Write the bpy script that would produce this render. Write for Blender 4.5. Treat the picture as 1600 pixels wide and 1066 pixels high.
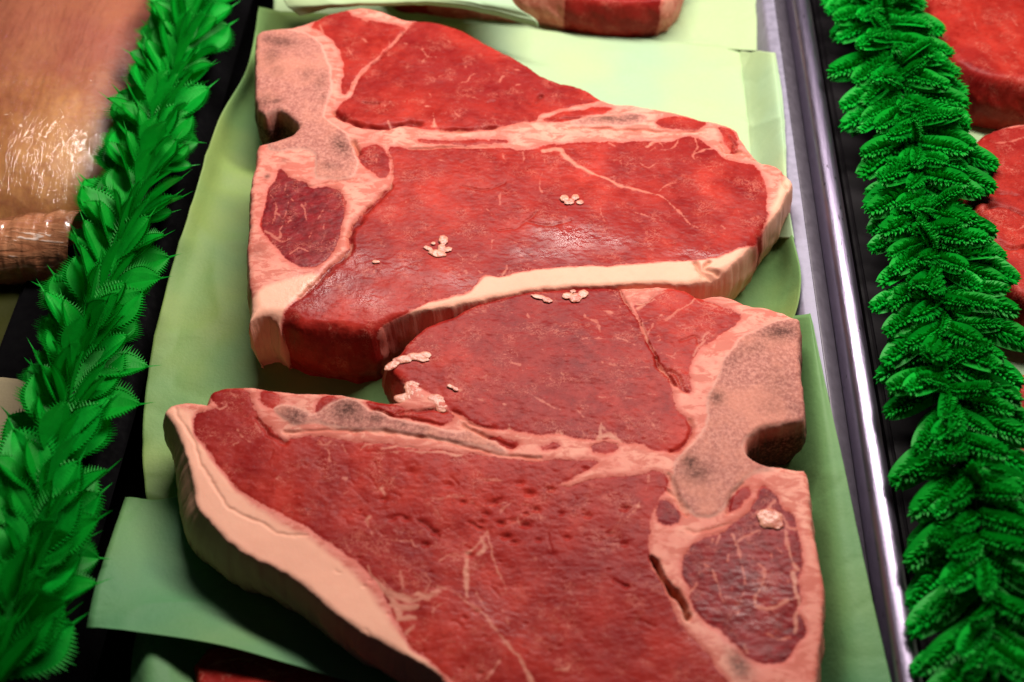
import bpy, math, random
import numpy as np
from mathutils import Vector, Matrix

for o in list(bpy.data.objects):
    bpy.data.objects.remove(o)
S = bpy.context.scene
C = S.collection
random.seed(7)
rng = np.random.default_rng(11)

# ------------------------------------------------------------------ camera
FPX = 1900.0                     # focal length in photo pixels (photo 1600 x 1066)
PITCH = math.radians(52.5)
YAW = math.radians(2.6)
DIST = 0.475
HTOP = 0.034                     # thickness of the two big steaks
fwd = np.array([-math.sin(YAW)*math.cos(PITCH), math.cos(YAW)*math.cos(PITCH), -math.sin(PITCH)])
rgt = np.array([math.cos(YAW), math.sin(YAW), 0.0])
upv = np.cross(rgt, fwd)
CAM = np.array([0, 0, HTOP]) - fwd*DIST
cd = bpy.data.cameras.new('camera')
cam = bpy.data.objects.new('camera', cd)
C.objects.link(cam)
cam.location = CAM
cam.rotation_euler = (math.pi/2-PITCH, 0, YAW)
cd.sensor_width = 36
cd.lens = FPX*36/1600
cd.clip_start = 0.01
cd.clip_end = 50
cd.dof.use_dof = True
cd.dof.focus_distance = 0.495
cd.dof.aperture_fstop = 7.0
S.camera = cam

# ------------------------------------------------------------------ world, lamps, exposure
w = bpy.data.worlds.new('World')
S.world = w
w.use_nodes = True
w.node_tree.nodes['Background'].inputs[0].default_value = (0.9, 0.85, 1.0, 1)
w.node_tree.nodes['Background'].inputs[1].default_value = 0.014

def area(name, loc, target, sx, sy, power, col):
    l = bpy.data.lights.new(name, 'AREA')
    l.shape = 'RECTANGLE'
    l.size = sx
    l.size_y = sy
    l.energy = power
    l.color = col
    o = bpy.data.objects.new(name, l)
    C.objects.link(o)
    o.location = loc
    d = Vector(target)-Vector(loc)
    o.rotation_euler = d.to_track_quat('-Z', 'Y').to_euler()
    return o
area('case_lamp', (0.07, 0.24, 0.41), (0.0, 0.06, 0.0), 0.50, 0.06, 5.1, (1.0, 0.915, 0.84))
area('case_lamp_violet', (0.05, 0.62, 0.74), (0.0, 0.0, 0.0), 1.1, 0.03, 0.34, (0.62, 0.38, 1.0))
S.view_settings.view_transform = 'Standard'
S.view_settings.look = 'None'
S.view_settings.gamma = 1
S.view_settings.exposure = 0.0

# ------------------------------------------------------------------ helpers
def P(px, py, z=0.0):
    """point of the place at height z that the photo shows at pixel px, py"""
    d = fwd*FPX + rgt*(px-800.0) - upv*(py-533.0)
    t = (z-CAM[2])/d[2]
    return CAM + d*t

def PW(pts, z):
    return np.array([P(a, b, z)[:2] for a, b in pts])

def tag(o, label=None, cat=None, group=None, kind=None):
    if label: o['label'] = label
    if cat: o['category'] = cat
    if group: o['group'] = group
    if kind: o['kind'] = kind
    return o

def empty(name, loc, label, cat, group=None):
    o = bpy.data.objects.new(name, None)
    o.empty_display_size = 0.02
    C.objects.link(o)
    o.location = loc
    return tag(o, label, cat, group)

def mesh_np(name, V, F, mat, parent=None, attrs=None, smooth=True, normals=None):
    """V (n,3), F (m,4) or (m,3) numpy"""
    me = bpy.data.meshes.new(name)
    V = np.asarray(V, dtype=np.float32)
    F = np.asarray(F, dtype=np.int32)
    k = F.shape[1]
    me.vertices.add(len(V))
    me.vertices.foreach_set('co', V.ravel())
    me.loops.add(F.size)
    me.loops.foreach_set('vertex_index', F.ravel())
    me.polygons.add(len(F))
    me.polygons.foreach_set('loop_start', np.arange(0, F.size, k, dtype=np.int32))
    me.update(calc_edges=True)
    me.validate()
    if attrs:
        for a, v in attrs.items():
            at = me.attributes.new(a, 'FLOAT', 'POINT')
            at.data.foreach_set('value', np.asarray(v, dtype=np.float32))
    me.polygons.foreach_set('use_smooth', np.full(len(me.polygons), smooth))
    if normals is not None:
        me.normals_split_custom_set_from_vertices(np.asarray(normals, dtype=np.float32))
    me.materials.append(mat)
    o = bpy.data.objects.new(name, me)
    C.objects.link(o)
    if parent: o.parent = parent
    return o

# value noise, vectorised -----------------------------------------------------
def vnoise(x, y, seed=0):
    xi = np.floor(x).astype(np.int64)
    yi = np.floor(y).astype(np.int64)
    fx = x-xi
    fy = y-yi
    fx = fx*fx*(3-2*fx)
    fy = fy*fy*(3-2*fy)
    def h(a, b):
        n = (a*374761393 + b*668265263 + seed*974711) & 0xffffffff
        n = ((n ^ (n >> 13))*1274126177) & 0xffffffff
        n = n ^ (n >> 16)
        return (n & 0xffff)/32767.5-1
    a = h(xi, yi)
    b = h(xi+1, yi)
    c = h(xi, yi+1)
    d = h(xi+1, yi+1)
    return (a*(1-fx)+b*fx)*(1-fy)+(c*(1-fx)+d*fx)*fy

def fbm(x, y, size, seed=0, octv=3):
    r = 0
    amp = 1.0
    tot = 0
    for i in range(octv):
        r = r+amp*vnoise(x/size+17.3*i, y/size-9.1*i, seed+i)
        tot += amp
        amp *= .5
        size *= .5
    return r/tot

def seg_dist(X, Y, pts, closed, widths=None):
    """min distance to a polyline (minus half width when widths given)"""
    n = len(pts)
    best = np.full(X.shape, 1e9)
    m = n if closed else n-1
    for i in range(m):
        a = pts[i]
        b = pts[(i+1) % n]
        ab = b-a
        L2 = max(ab@ab, 1e-14)
        t = np.clip(((X-a[0])*ab[0]+(Y-a[1])*ab[1])/L2, 0, 1)
        d = np.hypot(X-a[0]-t*ab[0], Y-a[1]-t*ab[1])
        if widths is not None:
            d = d-(widths[i]*(1-t)+widths[i+1]*t)/2
        np.minimum(best, d, out=best)
    return best

def inside(X, Y, pts):
    c = np.zeros(X.shape, bool)
    n = len(pts)
    for i in range(n):
        x1, y1 = pts[i]
        x2, y2 = pts[(i+1) % n]
        if y1 == y2: continue
        c ^= ((y1 > Y) != (y2 > Y)) & (X < (x2-x1)*(Y-y1)/(y2-y1)+x1)
    return c

def chaikin(p, n=1):
    for _ in range(n):
        q = np.roll(p, -1, 0)
        p = np.stack([.75*p+.25*q, .25*p+.75*q], 1).reshape(-1, 2)
    return p

def sdf(X, Y, poly, pad=0.012, far=-0.012):
    """signed distance, positive inside, evaluated near the polygon only"""
    out = np.full(X.shape, far)
    lo = poly.min(0)-pad
    hi = poly.max(0)+pad
    k = (X > lo[0]) & (X < hi[0]) & (Y > lo[1]) & (Y < hi[1])
    if not k.any(): return out
    x = X[k]
    y = Y[k]
    d = seg_dist(x, y, poly, True)
    out[k] = np.where(inside(x, y, poly), d, -d)
    return out

def smooth_open(p):
    if len(p) < 3: return p
    E = np.concatenate([[2*p[0]-p[1]], p, [2*p[-1]-p[-2]]], 0)
    out = []
    for i in range(len(p)-1):
        for f in (0, .25, .5, .75):
            out.append(cr(E[i], E[i+1], E[i+2], E[i+3], f))
    out.append(p[-1])
    return np.array(out)
def cr(p0, p1, p2, p3, t):
    return .5*((2*p1)+(-p0+p2)*t+(2*p0-5*p1+4*p2-p3)*t*t+(-p0+3*p1-3*p2+p3)*t**3)

def line_field(X, Y, pts, widths, pad=0.003):
    out = np.full(X.shape, 9e9)
    lo = pts.min(0)-pad
    hi = pts.max(0)+pad
    k = (X > lo[0]) & (X < hi[0]) & (Y > lo[1]) & (Y < hi[1])
    if k.any(): out[k] = seg_dist(X[k], Y[k], pts, False, widths)
    return out

# ------------------------------------------------------------------ node helper
class NT:
    def __init__(self, name):
        self.m = bpy.data.materials.new(name)
        self.m.use_nodes = True
        self.t = self.m.node_tree
        self.t.nodes.clear()
        self.out = self.n('ShaderNodeOutputMaterial')
    def n(self, ty, **kw):
        nd = self.t.nodes.new(ty)
        for k, v in kw.items(): setattr(nd, k, v)
        return nd
    def put(self, sock, v):
        if v is None: return
        if isinstance(v, bpy.types.NodeSocket): self.t.links.new(v, sock)
        else:
            if sock.type == 'RGBA' and len(v) == 3: v = (*v, 1)
            sock.default_value = v
    def math(self, op, a, b=None, c=None, clamp=False):
        nd = self.n('ShaderNodeMath', operation=op, use_clamp=clamp)
        self.put(nd.inputs[0], a)
        self.put(nd.inputs[1], b)
        self.put(nd.inputs[2], c)
        return nd.outputs[0]
    def attr(self, name):
        return self.n('ShaderNodeAttribute', attribute_name=name).outputs['Fac']
    def coord(self, which='Object'):
        return self.n('ShaderNodeTexCoord').outputs[which]
    def mapping(self, v, scale=(1, 1, 1), rot=(0, 0, 0), loc=(0, 0, 0)):
        nd = self.n('ShaderNodeMapping')
        self.put(nd.inputs['Vector'], v)
        nd.inputs['Scale'].default_value = scale
        nd.inputs['Rotation'].default_value = rot
        nd.inputs['Location'].default_value = loc
        return nd.outputs[0]
    def noise(self, v, scale, detail=3, rough=.55, dist=0):
        nd = self.n('ShaderNodeTexNoise')
        self.put(nd.inputs['Vector'], v)
        nd.inputs['Scale'].default_value = scale
        nd.inputs['Detail'].default_value = detail
        nd.inputs['Roughness'].default_value = rough
        nd.inputs['Distortion'].default_value = dist
        return nd.outputs['Fac']
    def voro(self, v, scale, feature='F1', out='Distance', rnd=1.0):
        nd = self.n('ShaderNodeTexVoronoi', feature=feature)
        self.put(nd.inputs['Vector'], v)
        nd.inputs['Scale'].default_value = scale
        nd.inputs['Randomness'].default_value = rnd
        return nd.outputs[out]
    def rng(self, v, a, b, c=0.0, d=1.0, smooth=True):
        nd = self.n('ShaderNodeMapRange', interpolation_type='SMOOTHSTEP' if smooth else 'LINEAR')
        self.put(nd.inputs[0], v)
        for i, q in enumerate((a, b, c, d)): self.put(nd.inputs[i+1], q)
        return nd.outputs[0]
    def mix(self, f, a, b, mode='MIX'):
        nd = self.n('ShaderNodeMix', data_type='RGBA', blend_type=mode)
        self.put(nd.inputs[0], f)
        self.put(nd.inputs[6], a)
        self.put(nd.inputs[7], b)
        return nd.outputs[2]
    def fmix(self, f, a, b):
        nd = self.n('ShaderNodeMix', data_type='FLOAT')
        self.put(nd.inputs[0], f)
        self.put(nd.inputs[2], a)
        self.put(nd.inputs[3], b)
        return nd.outputs[0]
    def bump(self, hgt, dist, strength=1.0, normal=None):
        nd = self.n('ShaderNodeBump')
        self.put(nd.inputs['Height'], hgt)
        self.put(nd.inputs['Strength'], strength)
        nd.inputs['Distance'].default_value = dist
        if normal is not None: self.put(nd.inputs['Normal'], normal)
        return nd.outputs[0]
    def bsdf(self, **kw):
        nd = self.n('ShaderNodeBsdfPrincipled')
        for k, v in kw.items(): self.put(nd.inputs[k.replace('_', ' ')], v)
        return nd
    def done(self, sh):
        self.t.links.new(sh, self.out.inputs['Surface'])
        return self.m

# ------------------------------------------------------------------ materials
def flesh_material():
    t = NT('raw_beef')
    co = t.coord()
    fat = t.attr('fat')
    vein = t.attr('vein')
    vs = t.attr('vstr')
    cap = t.attr('cap')
    seam = t.attr('seam')
    bone = t.attr('bone')
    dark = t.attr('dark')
    tone = t.attr('tone')
    wet = t.attr('wet')
    cell = t.attr('cell')
    n1 = t.noise(co, 260, 4, .6)
    n2 = t.noise(co, 1100, 3, .6)
    n3 = t.noise(co, 55, 4, .6)
    # fat border, frayed by noise
    wob = t.math('ADD', t.math('MULTIPLY', t.math('SUBTRACT', n1, .5), 2.2), t.math('MULTIPLY', t.math('SUBTRACT', n2, .5), 1.3))
    ff = t.math('ADD', fat, wob)
    fatf = t.rng(ff, -.32, .42)
    vf = t.math('ADD', vein, t.math('MULTIPLY', wob, .95))
    veinf = t.math('MULTIPLY', t.math('MULTIPLY', t.rng(vf, -.16, .30), vs), t.rng(n1, .25, .6, .55, 1))
    wob2 = t.math('MULTIPLY', t.math('SUBTRACT', n1, .5), 2.4)
    bonef = t.rng(t.math('ADD', bone, wob2), -.7, .9)
    # lean meat
    lean = t.mix(t.rng(n3, .3, .72), (.225, .009, .006), (.42, .029, .018))
    lean = t.mix(t.rng(n1, .35, .75, 0, .45), lean, (.48, .054, .034))
    n5 = t.noise(co, 130, 3, .6)
    n7 = t.noise(co, 24, 2, .5)
    lean = t.mix(t.rng(n7, .42, .66, 0, .55), lean, (.15, .004, .006))
    lean = t.mix(t.rng(n5, .45, .68, 0, .32), lean, (.20, .006, .007))
    purple = t.mix(t.rng(n1, .3, .7), (.085, .002, .005), (.20, .008, .013))
    lean = t.mix(tone, lean, purple)
    speck = t.math('MULTIPLY', t.rng(n2, .60, .74), t.rng(n1, .42, .60))
    lean = t.mix(t.math('MULTIPLY', speck, .35), lean, (.62, .20, .15))
    # film of connective tissue drawn in fine pale threads
    str_ = t.noise(t.mapping(co, scale=(1, 2.6, 1), rot=(0, 0, .5)), 380, 3, .5, 1.5)
    thread = t.rng(t.math('ABSOLUTE', t.math('SUBTRACT', str_, .5)), .012, .0, 0, .2)
    lean = t.mix(t.math('MULTIPLY', thread, t.rng(n3, .45, .65)), lean, (.55, .15, .12))
    ve = t.voro(t.mapping(co, scale=(1, 1.5, 1)), 330, 'DISTANCE_TO_EDGE')
    edge = t.math('MULTIPLY', t.rng(ve, .10, .0), cell)
    lean = t.mix(t.math('MULTIPLY', edge, .28), lean, (.13, .004, .005))
    n6 = t.noise(t.mapping(co, scale=(1, 1.3, 1)), 420, 4, .65, .9)
    net = t.math('MULTIPLY', t.rng(t.math('ABSOLUTE', t.math('SUBTRACT', n6, .5)), .040, .008), t.rng(t.noise(co, 90, 3, .6), .48, .66))
    lean = t.mix(t.math('MULTIPLY', net, .5), lean, (.56, .17, .12))
    crev = t.rng(t.noise(t.mapping(co, scale=(1, 2.0, 1)), 480, 3, .7, .5), .43, .33)
    lean = t.mix(t.math('MULTIPLY', crev, .35), lean, (.10, .003, .003))
    lean = t.mix(veinf, lean, t.mix(t.rng(vein, .1, .8), (.46, .12, .085), (.60, .26, .18)))
    # fat
    fc = t.mix(t.rng(n3, .3, .7), (.66, .29, .215), (.58, .19, .145))
    fc = t.mix(t.rng(n1, .5, .72, 0, .5), fc, (.50, .12, .09))
    fc = t.mix(t.math('MULTIPLY', t.rng(fat, 2.6, .0), .8), fc, (.50, .12, .095))
    n4 = t.noise(t.mapping(co, scale=(1, 2.3, 1)), 120, 5, .65, .6)
    blot = t.math('MULTIPLY', t.rng(n4, .46, .58), t.math('SUBTRACT', 1, cap, None, True))
    fc = t.mix(t.math('MULTIPLY', blot, .72), fc, (.44, .10, .07))
    core = t.math('MULTIPLY', cap, t.rng(fat, .2, 1.5))
    fc = t.mix(t.math('MULTIPLY', core, .8), fc, (.78, .41, .285))
    # bone
    bs = t.noise(co, 750, 4, .7)
    bc = t.mix(t.rng(bs, .35, .68), (.30, .105, .085), (.52, .225, .175))
    bc = t.mix(t.rng(n3, .42, .66, 0, .6), bc, (.55, .22, .155))
    bc = t.mix(t.math('MULTIPLY', t.rng(bone, 1.6, .2), .6), bc, (.66, .34, .27))
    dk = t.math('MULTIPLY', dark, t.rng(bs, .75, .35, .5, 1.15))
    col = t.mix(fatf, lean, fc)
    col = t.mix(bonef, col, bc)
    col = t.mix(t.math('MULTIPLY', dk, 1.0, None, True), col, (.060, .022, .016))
    col = t.mix(t.math('MULTIPLY', seam, .65), col, t.mix(fatf, (.07, .003, .003), (.30, .075, .025)))
    # relief
    b1 = t.math('ADD', t.math('MULTIPLY', n1, .12), t.math('MULTIPLY', n2, .28))
    b1 = t.math('ADD', b1, t.math('MULTIPLY', t.math('MULTIPLY', t.rng(ve, 0, .22), cell), .18))
    fine = t.voro(t.mapping(co, scale=(1, 1.4, .7)), 560, 'SMOOTH_F1')
    lm = t.math('SUBTRACT', 1, t.math('MAXIMUM', fatf, bonef), None, True)
    b1 = t.math('ADD', b1, t.math('MULTIPLY', t.math('MULTIPLY', fine, lm), t.rng(n5, .3, .7, -.50, -.12)))
    rise = t.math('MULTIPLY', fatf, .30)
    b1 = t.math('ADD', b1, rise)
    wetn = t.noise(co, 620, 3, .6)
    b1 = t.math('ADD', b1, t.math('MULTIPLY', t.math('MULTIPLY', wetn, wet), 3.2))
    b1 = t.math('ADD', b1, t.math('MULTIPLY', t.math('MULTIPLY', bs, bonef), .35))
    nor = t.bump(b1, .0005, .42)
    rough = t.fmix(fatf, .40, .50)
    rough = t.fmix(bonef, rough, .62)
    rough = t.fmix(wet, rough, .13)
    rough = t.math('ADD', rough, t.math('MULTIPLY', t.math('SUBTRACT', n3, .5), .15))
    b = t.bsdf(Base_Color=col, Roughness=rough, Normal=nor, Subsurface_Weight=.07,
               Subsurface_Radius=(1.0, .25, .15), Subsurface_Scale=.0022, Specular_IOR_Level=t.fmix(wet, .09, .60))
    return t.done(b.outputs[0])

def paper_material(name='green_butcher_paper', col=(.10, .27, .12), tint=(.16, .31, .11)):
    t = NT(name)
    co = t.coord()
    n = t.noise(co, 14, 3, .5)
    f = t.noise(co, 900, 2, .6)
    c = t.mix(t.rng(n, .35, .65), col, tint)
    c = t.mix(t.rng(f, .3, .7, 0, .10), c, (col[0]*.6, col[1]*.7, col[2]*.6))
    hgt = t.math('ADD', t.math('MULTIPLY', f, .15), t.noise(co, 45, 4, .6))
    nor = t.bump(hgt, .0012, .5)
    b = t.bsdf(Base_Color=c, Roughness=.55, Normal=nor, Specular_IOR_Level=.25)
    tr = t.n('ShaderNodeBsdfTranslucent')
    t.put(tr.inputs['Color'], (.08, .40, .04))
    mx = t.n('ShaderNodeMixShader')
    mx.inputs[0].default_value = .22
    t.t.links.new(b.outputs[0], mx.inputs[1])
    t.t.links.new(tr.outputs[0], mx.inputs[2])
    return t.done(mx.outputs[0])

def plain(name, col, rough, metallic=0.0, bump=0.0, bscale=300, spec=.5):
    t = NT(name)
    co = t.coord()
    n = t.noise(co, bscale, 4, .6)
    c = t.mix(t.rng(n, .3, .7), tuple(x*.75 for x in col), col)
    r = t.rng(n, .2, .8, rough*.8, min(1, rough*1.25), False)
    nor = t.bump(n, .0006, bump) if bump else None
    b = t.bsdf(Base_Color=c, Roughness=r, Normal=nor, Metallic=metallic, Specular_IOR_Level=spec)
    return t.done(b.outputs[0])

def steel_material():
    t = NT('worn_stainless_steel')
    co = t.coord()
    n = t.noise(t.mapping(co, scale=(12, 1, 12)), 90, 4, .6)
    sp = t.noise(co, 700, 2, .5)
    sc = t.rng(t.noise(t.mapping(co, scale=(3.5, 1, 1)), 160, 3, .6), .66, .72)
    c = t.mix(t.math('MULTIPLY', sc, .8), (.34, .29, .40), (.06, .05, .06))
    r = t.math('ADD', .30, t.math('MULTIPLY', n, .16))
    nor = t.bump(t.math('ADD', n, t.math('MULTIPLY', sp, .3)), .0003, .4)
    b = t.bsdf(Base_Color=c, Roughness=r, Normal=nor, Metallic=1.0)
    return t.done(b.outputs[0])

def leaf_plastic(name, c1, c2):
    t = NT(name)
    co = t.coord()
    inf = t.n('ShaderNodeObjectInfo').outputs['Random']
    n = t.noise(co, 260, 3, .6)
    c = t.mix(t.rng(inf, 0, 1, 0, 1, False), c1, c2)
    c = t.mix(t.rng(n, .3, .7, 0, .35), c, tuple(x*.55 for x in c1))
    b = t.bsdf(Base_Color=c, Roughness=.5, Normal=t.bump(n, .0004, .5), Specular_IOR_Level=.22,
               Subsurface_Weight=.0)
    tr = t.n('ShaderNodeBsdfTranslucent')
    t.put(tr.inputs['Color'], (c2[0], c2[1]*1.3, c2[2]))
    mx = t.n('ShaderNodeMixShader')
    mx.inputs[0].default_value = .28
    t.t.links.new(b.outputs[0], mx.inputs[1])
    t.t.links.new(tr.outputs[0], mx.inputs[2])
    return t.done(mx.outputs[0])

M_FLESH = flesh_material()
M_PAPER = paper_material()  # darker copy: dimmer light towards the front put into the colour
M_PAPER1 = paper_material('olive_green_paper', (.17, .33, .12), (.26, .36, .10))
M_PAPER2 = paper_material('pale_green_paper', (.42, .60, .38), (.50, .64, .34))  # lighter copy: lamp light on the rear sheets put into the colour
M_STEEL = steel_material()
M_DULL = plain('steel_painted_dark_reflection', (.10, .088, .108), .45, metallic=.3, bump=.1)  # darkened steel: the flange's black reflection is put into the colour
M_BRUSHED = plain('matt_pale_steel', (.27, .25, .33), .55, metallic=.2, bump=.1)
M_BLACK = plain('black_plastic_and_gap_shade', (.0016, .0013, .002), .8, bump=.2, spec=.08)
M_GREY = plain('dark_grey_plastic', (.008, .006, .008), .6, bump=.2, spec=.2)
M_LEAF = leaf_plastic('green_plastic_leaf', (.000, .30, .016), (.001, .44, .032))
M_STEM = plain('dark_green_plastic', (.0, .05, .006), .5)

# ------------------------------------------------------------------ setting
def box(name, x0, x1, y0, y1, z0, z1, mat, parent=None, bev=0.0):
    import bmesh
    bm = bmesh.new()
    bmesh.ops.create_cube(bm, size=1)
    for v in bm.verts:
        v.co = Vector(((x0+x1)/2+v.co.x*(x1-x0), (y0+y1)/2+v.co.y*(y1-y0), (z0+z1)/2+v.co.z*(z1-z0)))
    if bev: bmesh.ops.bevel(bm, geom=bm.edges[:], offset=bev, segments=3, affect='EDGES')
    me = bpy.data.meshes.new(name)
    bm.to_mesh(me)
    bm.free()
    me.materials.append(mat)
    o = bpy.data.objects.new(name, me)
    C.objects.link(o)
    if parent: o.parent = parent
    return o
tag(box('counter', -1.2, 1.2, -0.7, 1.2, -0.09, -0.045, M_BLACK), kind='structure')

def extrude_profile(prof, y0, y1, ny=60):
    """open profile [(x,z)] swept along y"""
    p = np.array(prof)
    ys = np.linspace(y0, y1, ny)
    n = len(p)
    V = np.zeros((ny, n, 3))
    V[:, :, 0] = p[None, :, 0]
    V[:, :, 2] = p[None, :, 1]
    V[:, :, 1] = ys[:, None]
    idx = np.arange(ny*n).reshape(ny, n)
    F = np.stack([idx[:-1, :-1], idx[:-1, 1:], idx[1:, 1:], idx[1:, :-1]], -1).reshape(-1, 4)
    return V.reshape(-1, 3), F

XR = P(1283, 300, 0.026)[0]      # inner side of the rolled rim
Y0, Y1 = -0.34, 0.52
tray = empty('steel_tray', (0, 0, 0), 'long steel tray with a rolled rim holding the two big T-bone steaks', 'tray')
XL = -0.155
base = box('tray_floor', XL+.012, XR-.020, Y0, Y1, -.008, -.006, M_BLACK, tray)
V, F = extrude_profile([(XR-.020, -.006), (XR-.0175, .004), (XR-.0150, .012), (XR-.0135, .0165), (XR-.0126, .0183), (XR-.0118, .0190), (XR-.0072, .0194)], Y0, Y1)
mesh_np('tray_wall', V, F, M_BRUSHED, tray)
V, F = extrude_profile([(XR-.0070, .0194), (XR-.0064, .0195), (XR-.0032, .0172), (XR-.0002, .0148)], Y0, Y1)
mesh_np('tray_flange', V, F, M_DULL, tray)
rim = [(XR, .0148), (XR+.0002, .0225)]
for k in range(13):
    a = math.pi*(1-k/12)
    rim.append((XR+.0048+.0045*math.cos(a), .0245+.0045*math.sin(a)))
rim += [(XR+.0094, .012), (XR+.0094, -.03)]
V, F = extrude_profile(rim, Y0, Y1)
# slight dents along the rim
V[:, 2] += np.where(V[:, 2] > .02, .00025*fbm(V[:, 1], V[:, 0], .03, 5, 3), 0)
mesh_np('tray_rim', V, F, M_STEEL, tray)
# left wall, deep in the gap beside the garland; its shade painted as black
V, F = extrude_profile([(XL-.012, -.03), (XL-.010, .001), (XL-.006, .001), (XL, -.006)], Y0, Y1)
mesh_np('tray_wall', V, F, M_BLACK, tray)

# ------------------------------------------------------------------ sheets of paper
def cr(p0, p1, p2, p3, t):
    return .5*((2*p1)+(-p0+p2)*t+(2*p0-5*p1+4*p2-p3)*t*t+(-p0+3*p1-3*p2+p3)*t**3)
def cr_axis(A, n):
    """A (k, ...) control points -> (n, ...) Catmull-Rom samples along axis 0"""
    k = A.shape[0]
    E = np.concatenate([[2*A[0]-A[1]], A, [2*A[-1]-A[-2]]], 0)
    out = []
    for u in np.linspace(0, k-1, n):
        i = min(int(u), k-2)
        out.append(cr(E[i], E[i+1], E[i+2], E[i+3], u-i))
    return np.array(out)
def sheet(name, grid, mat, label, cat='paper', group=None, n=110, wr=.0006, seed=0, wsize=.03):
    A = np.array([[P(a, b, z) for a, b, z in row] for row in grid])
    B = cr_axis(A, n)
    B = np.swapaxes(cr_axis(np.swapaxes(B, 0, 1), n), 0, 1)
    X, Y = B[..., 0], B[..., 1]
    B[..., 2] += wr*1.7*fbm(X*1.0, Y*.7, wsize*1.7, seed, 2)
    cr_ = 1-np.abs(fbm(X+Y*.3, Y, .045, seed+40, 2))*2
    B[..., 2] += wr*1.3*np.clip(cr_, 0, 1)**5
    c2_ = 1-np.abs(fbm(X-Y*.6, Y+X*.2, .028, seed+60, 2))*2.5
    B[..., 2] -= wr*.6*np.clip(c2_, 0, 1)**6
    idx = np.arange(n*n).reshape(n, n)
    F = np.stack([idx[:-1, :-1], idx[1:, :-1], idx[1:, 1:], idx[:-1, 1:]], -1).reshape(-1, 4)
    o = mesh_np(name, B.reshape(-1, 3), F, mat)
    md = o.modifiers.new('thickness', 'SOLIDIFY')
    md.thickness = .00018
    return tag(o, label, cat, group)

GP = 'green butcher paper sheets'
# sheet under the upper steak; its left edge climbs the side of the tray
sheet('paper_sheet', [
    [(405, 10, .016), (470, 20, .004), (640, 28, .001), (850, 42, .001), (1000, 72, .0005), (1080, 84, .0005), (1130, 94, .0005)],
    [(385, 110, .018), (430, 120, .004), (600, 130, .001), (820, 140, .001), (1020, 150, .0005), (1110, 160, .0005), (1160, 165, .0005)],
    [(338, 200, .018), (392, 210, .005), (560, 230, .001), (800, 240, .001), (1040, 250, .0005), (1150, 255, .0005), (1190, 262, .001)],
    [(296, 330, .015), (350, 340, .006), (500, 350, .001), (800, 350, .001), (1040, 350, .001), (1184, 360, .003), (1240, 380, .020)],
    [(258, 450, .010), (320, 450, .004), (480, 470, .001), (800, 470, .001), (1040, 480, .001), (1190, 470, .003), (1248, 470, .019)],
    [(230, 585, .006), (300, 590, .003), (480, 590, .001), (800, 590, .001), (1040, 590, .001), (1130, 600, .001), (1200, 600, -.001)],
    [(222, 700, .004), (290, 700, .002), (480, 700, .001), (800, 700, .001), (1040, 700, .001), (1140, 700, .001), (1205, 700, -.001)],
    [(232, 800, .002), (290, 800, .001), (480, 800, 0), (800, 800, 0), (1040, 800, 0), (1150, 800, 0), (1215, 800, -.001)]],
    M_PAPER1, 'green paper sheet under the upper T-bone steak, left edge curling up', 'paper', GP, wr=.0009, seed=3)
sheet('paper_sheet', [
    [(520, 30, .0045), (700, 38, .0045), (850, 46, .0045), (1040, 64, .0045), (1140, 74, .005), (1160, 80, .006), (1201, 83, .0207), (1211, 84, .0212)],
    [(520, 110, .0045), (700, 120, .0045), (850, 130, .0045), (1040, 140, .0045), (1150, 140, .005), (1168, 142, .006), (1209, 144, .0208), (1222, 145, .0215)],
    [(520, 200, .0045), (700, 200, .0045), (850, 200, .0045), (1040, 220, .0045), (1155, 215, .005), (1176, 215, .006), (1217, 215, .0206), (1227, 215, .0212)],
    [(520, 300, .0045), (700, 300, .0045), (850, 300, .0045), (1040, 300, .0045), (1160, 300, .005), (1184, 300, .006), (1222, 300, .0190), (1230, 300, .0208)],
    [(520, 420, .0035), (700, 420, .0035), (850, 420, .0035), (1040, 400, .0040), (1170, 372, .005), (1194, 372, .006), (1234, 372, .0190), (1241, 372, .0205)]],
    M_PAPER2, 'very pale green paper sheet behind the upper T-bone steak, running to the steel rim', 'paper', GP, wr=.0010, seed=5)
# sheet under the lower steak, one corner thrust out at the lower left
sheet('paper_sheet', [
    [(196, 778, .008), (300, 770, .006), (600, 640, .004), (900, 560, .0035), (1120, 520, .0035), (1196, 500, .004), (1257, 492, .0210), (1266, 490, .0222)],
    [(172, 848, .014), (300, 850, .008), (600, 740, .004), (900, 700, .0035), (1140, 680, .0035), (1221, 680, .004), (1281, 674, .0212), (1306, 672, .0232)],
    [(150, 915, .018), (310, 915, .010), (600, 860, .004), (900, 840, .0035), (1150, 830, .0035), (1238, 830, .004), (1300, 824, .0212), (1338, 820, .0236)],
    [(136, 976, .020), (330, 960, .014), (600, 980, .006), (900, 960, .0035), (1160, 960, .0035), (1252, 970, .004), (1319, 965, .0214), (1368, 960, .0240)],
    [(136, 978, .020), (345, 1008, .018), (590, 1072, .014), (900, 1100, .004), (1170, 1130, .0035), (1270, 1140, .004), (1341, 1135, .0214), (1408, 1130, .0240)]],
    M_PAPER, 'green paper sheet under the lower T-bone steak with a corner thrust out', 'paper', GP, wr=.0005, seed=9)
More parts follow.
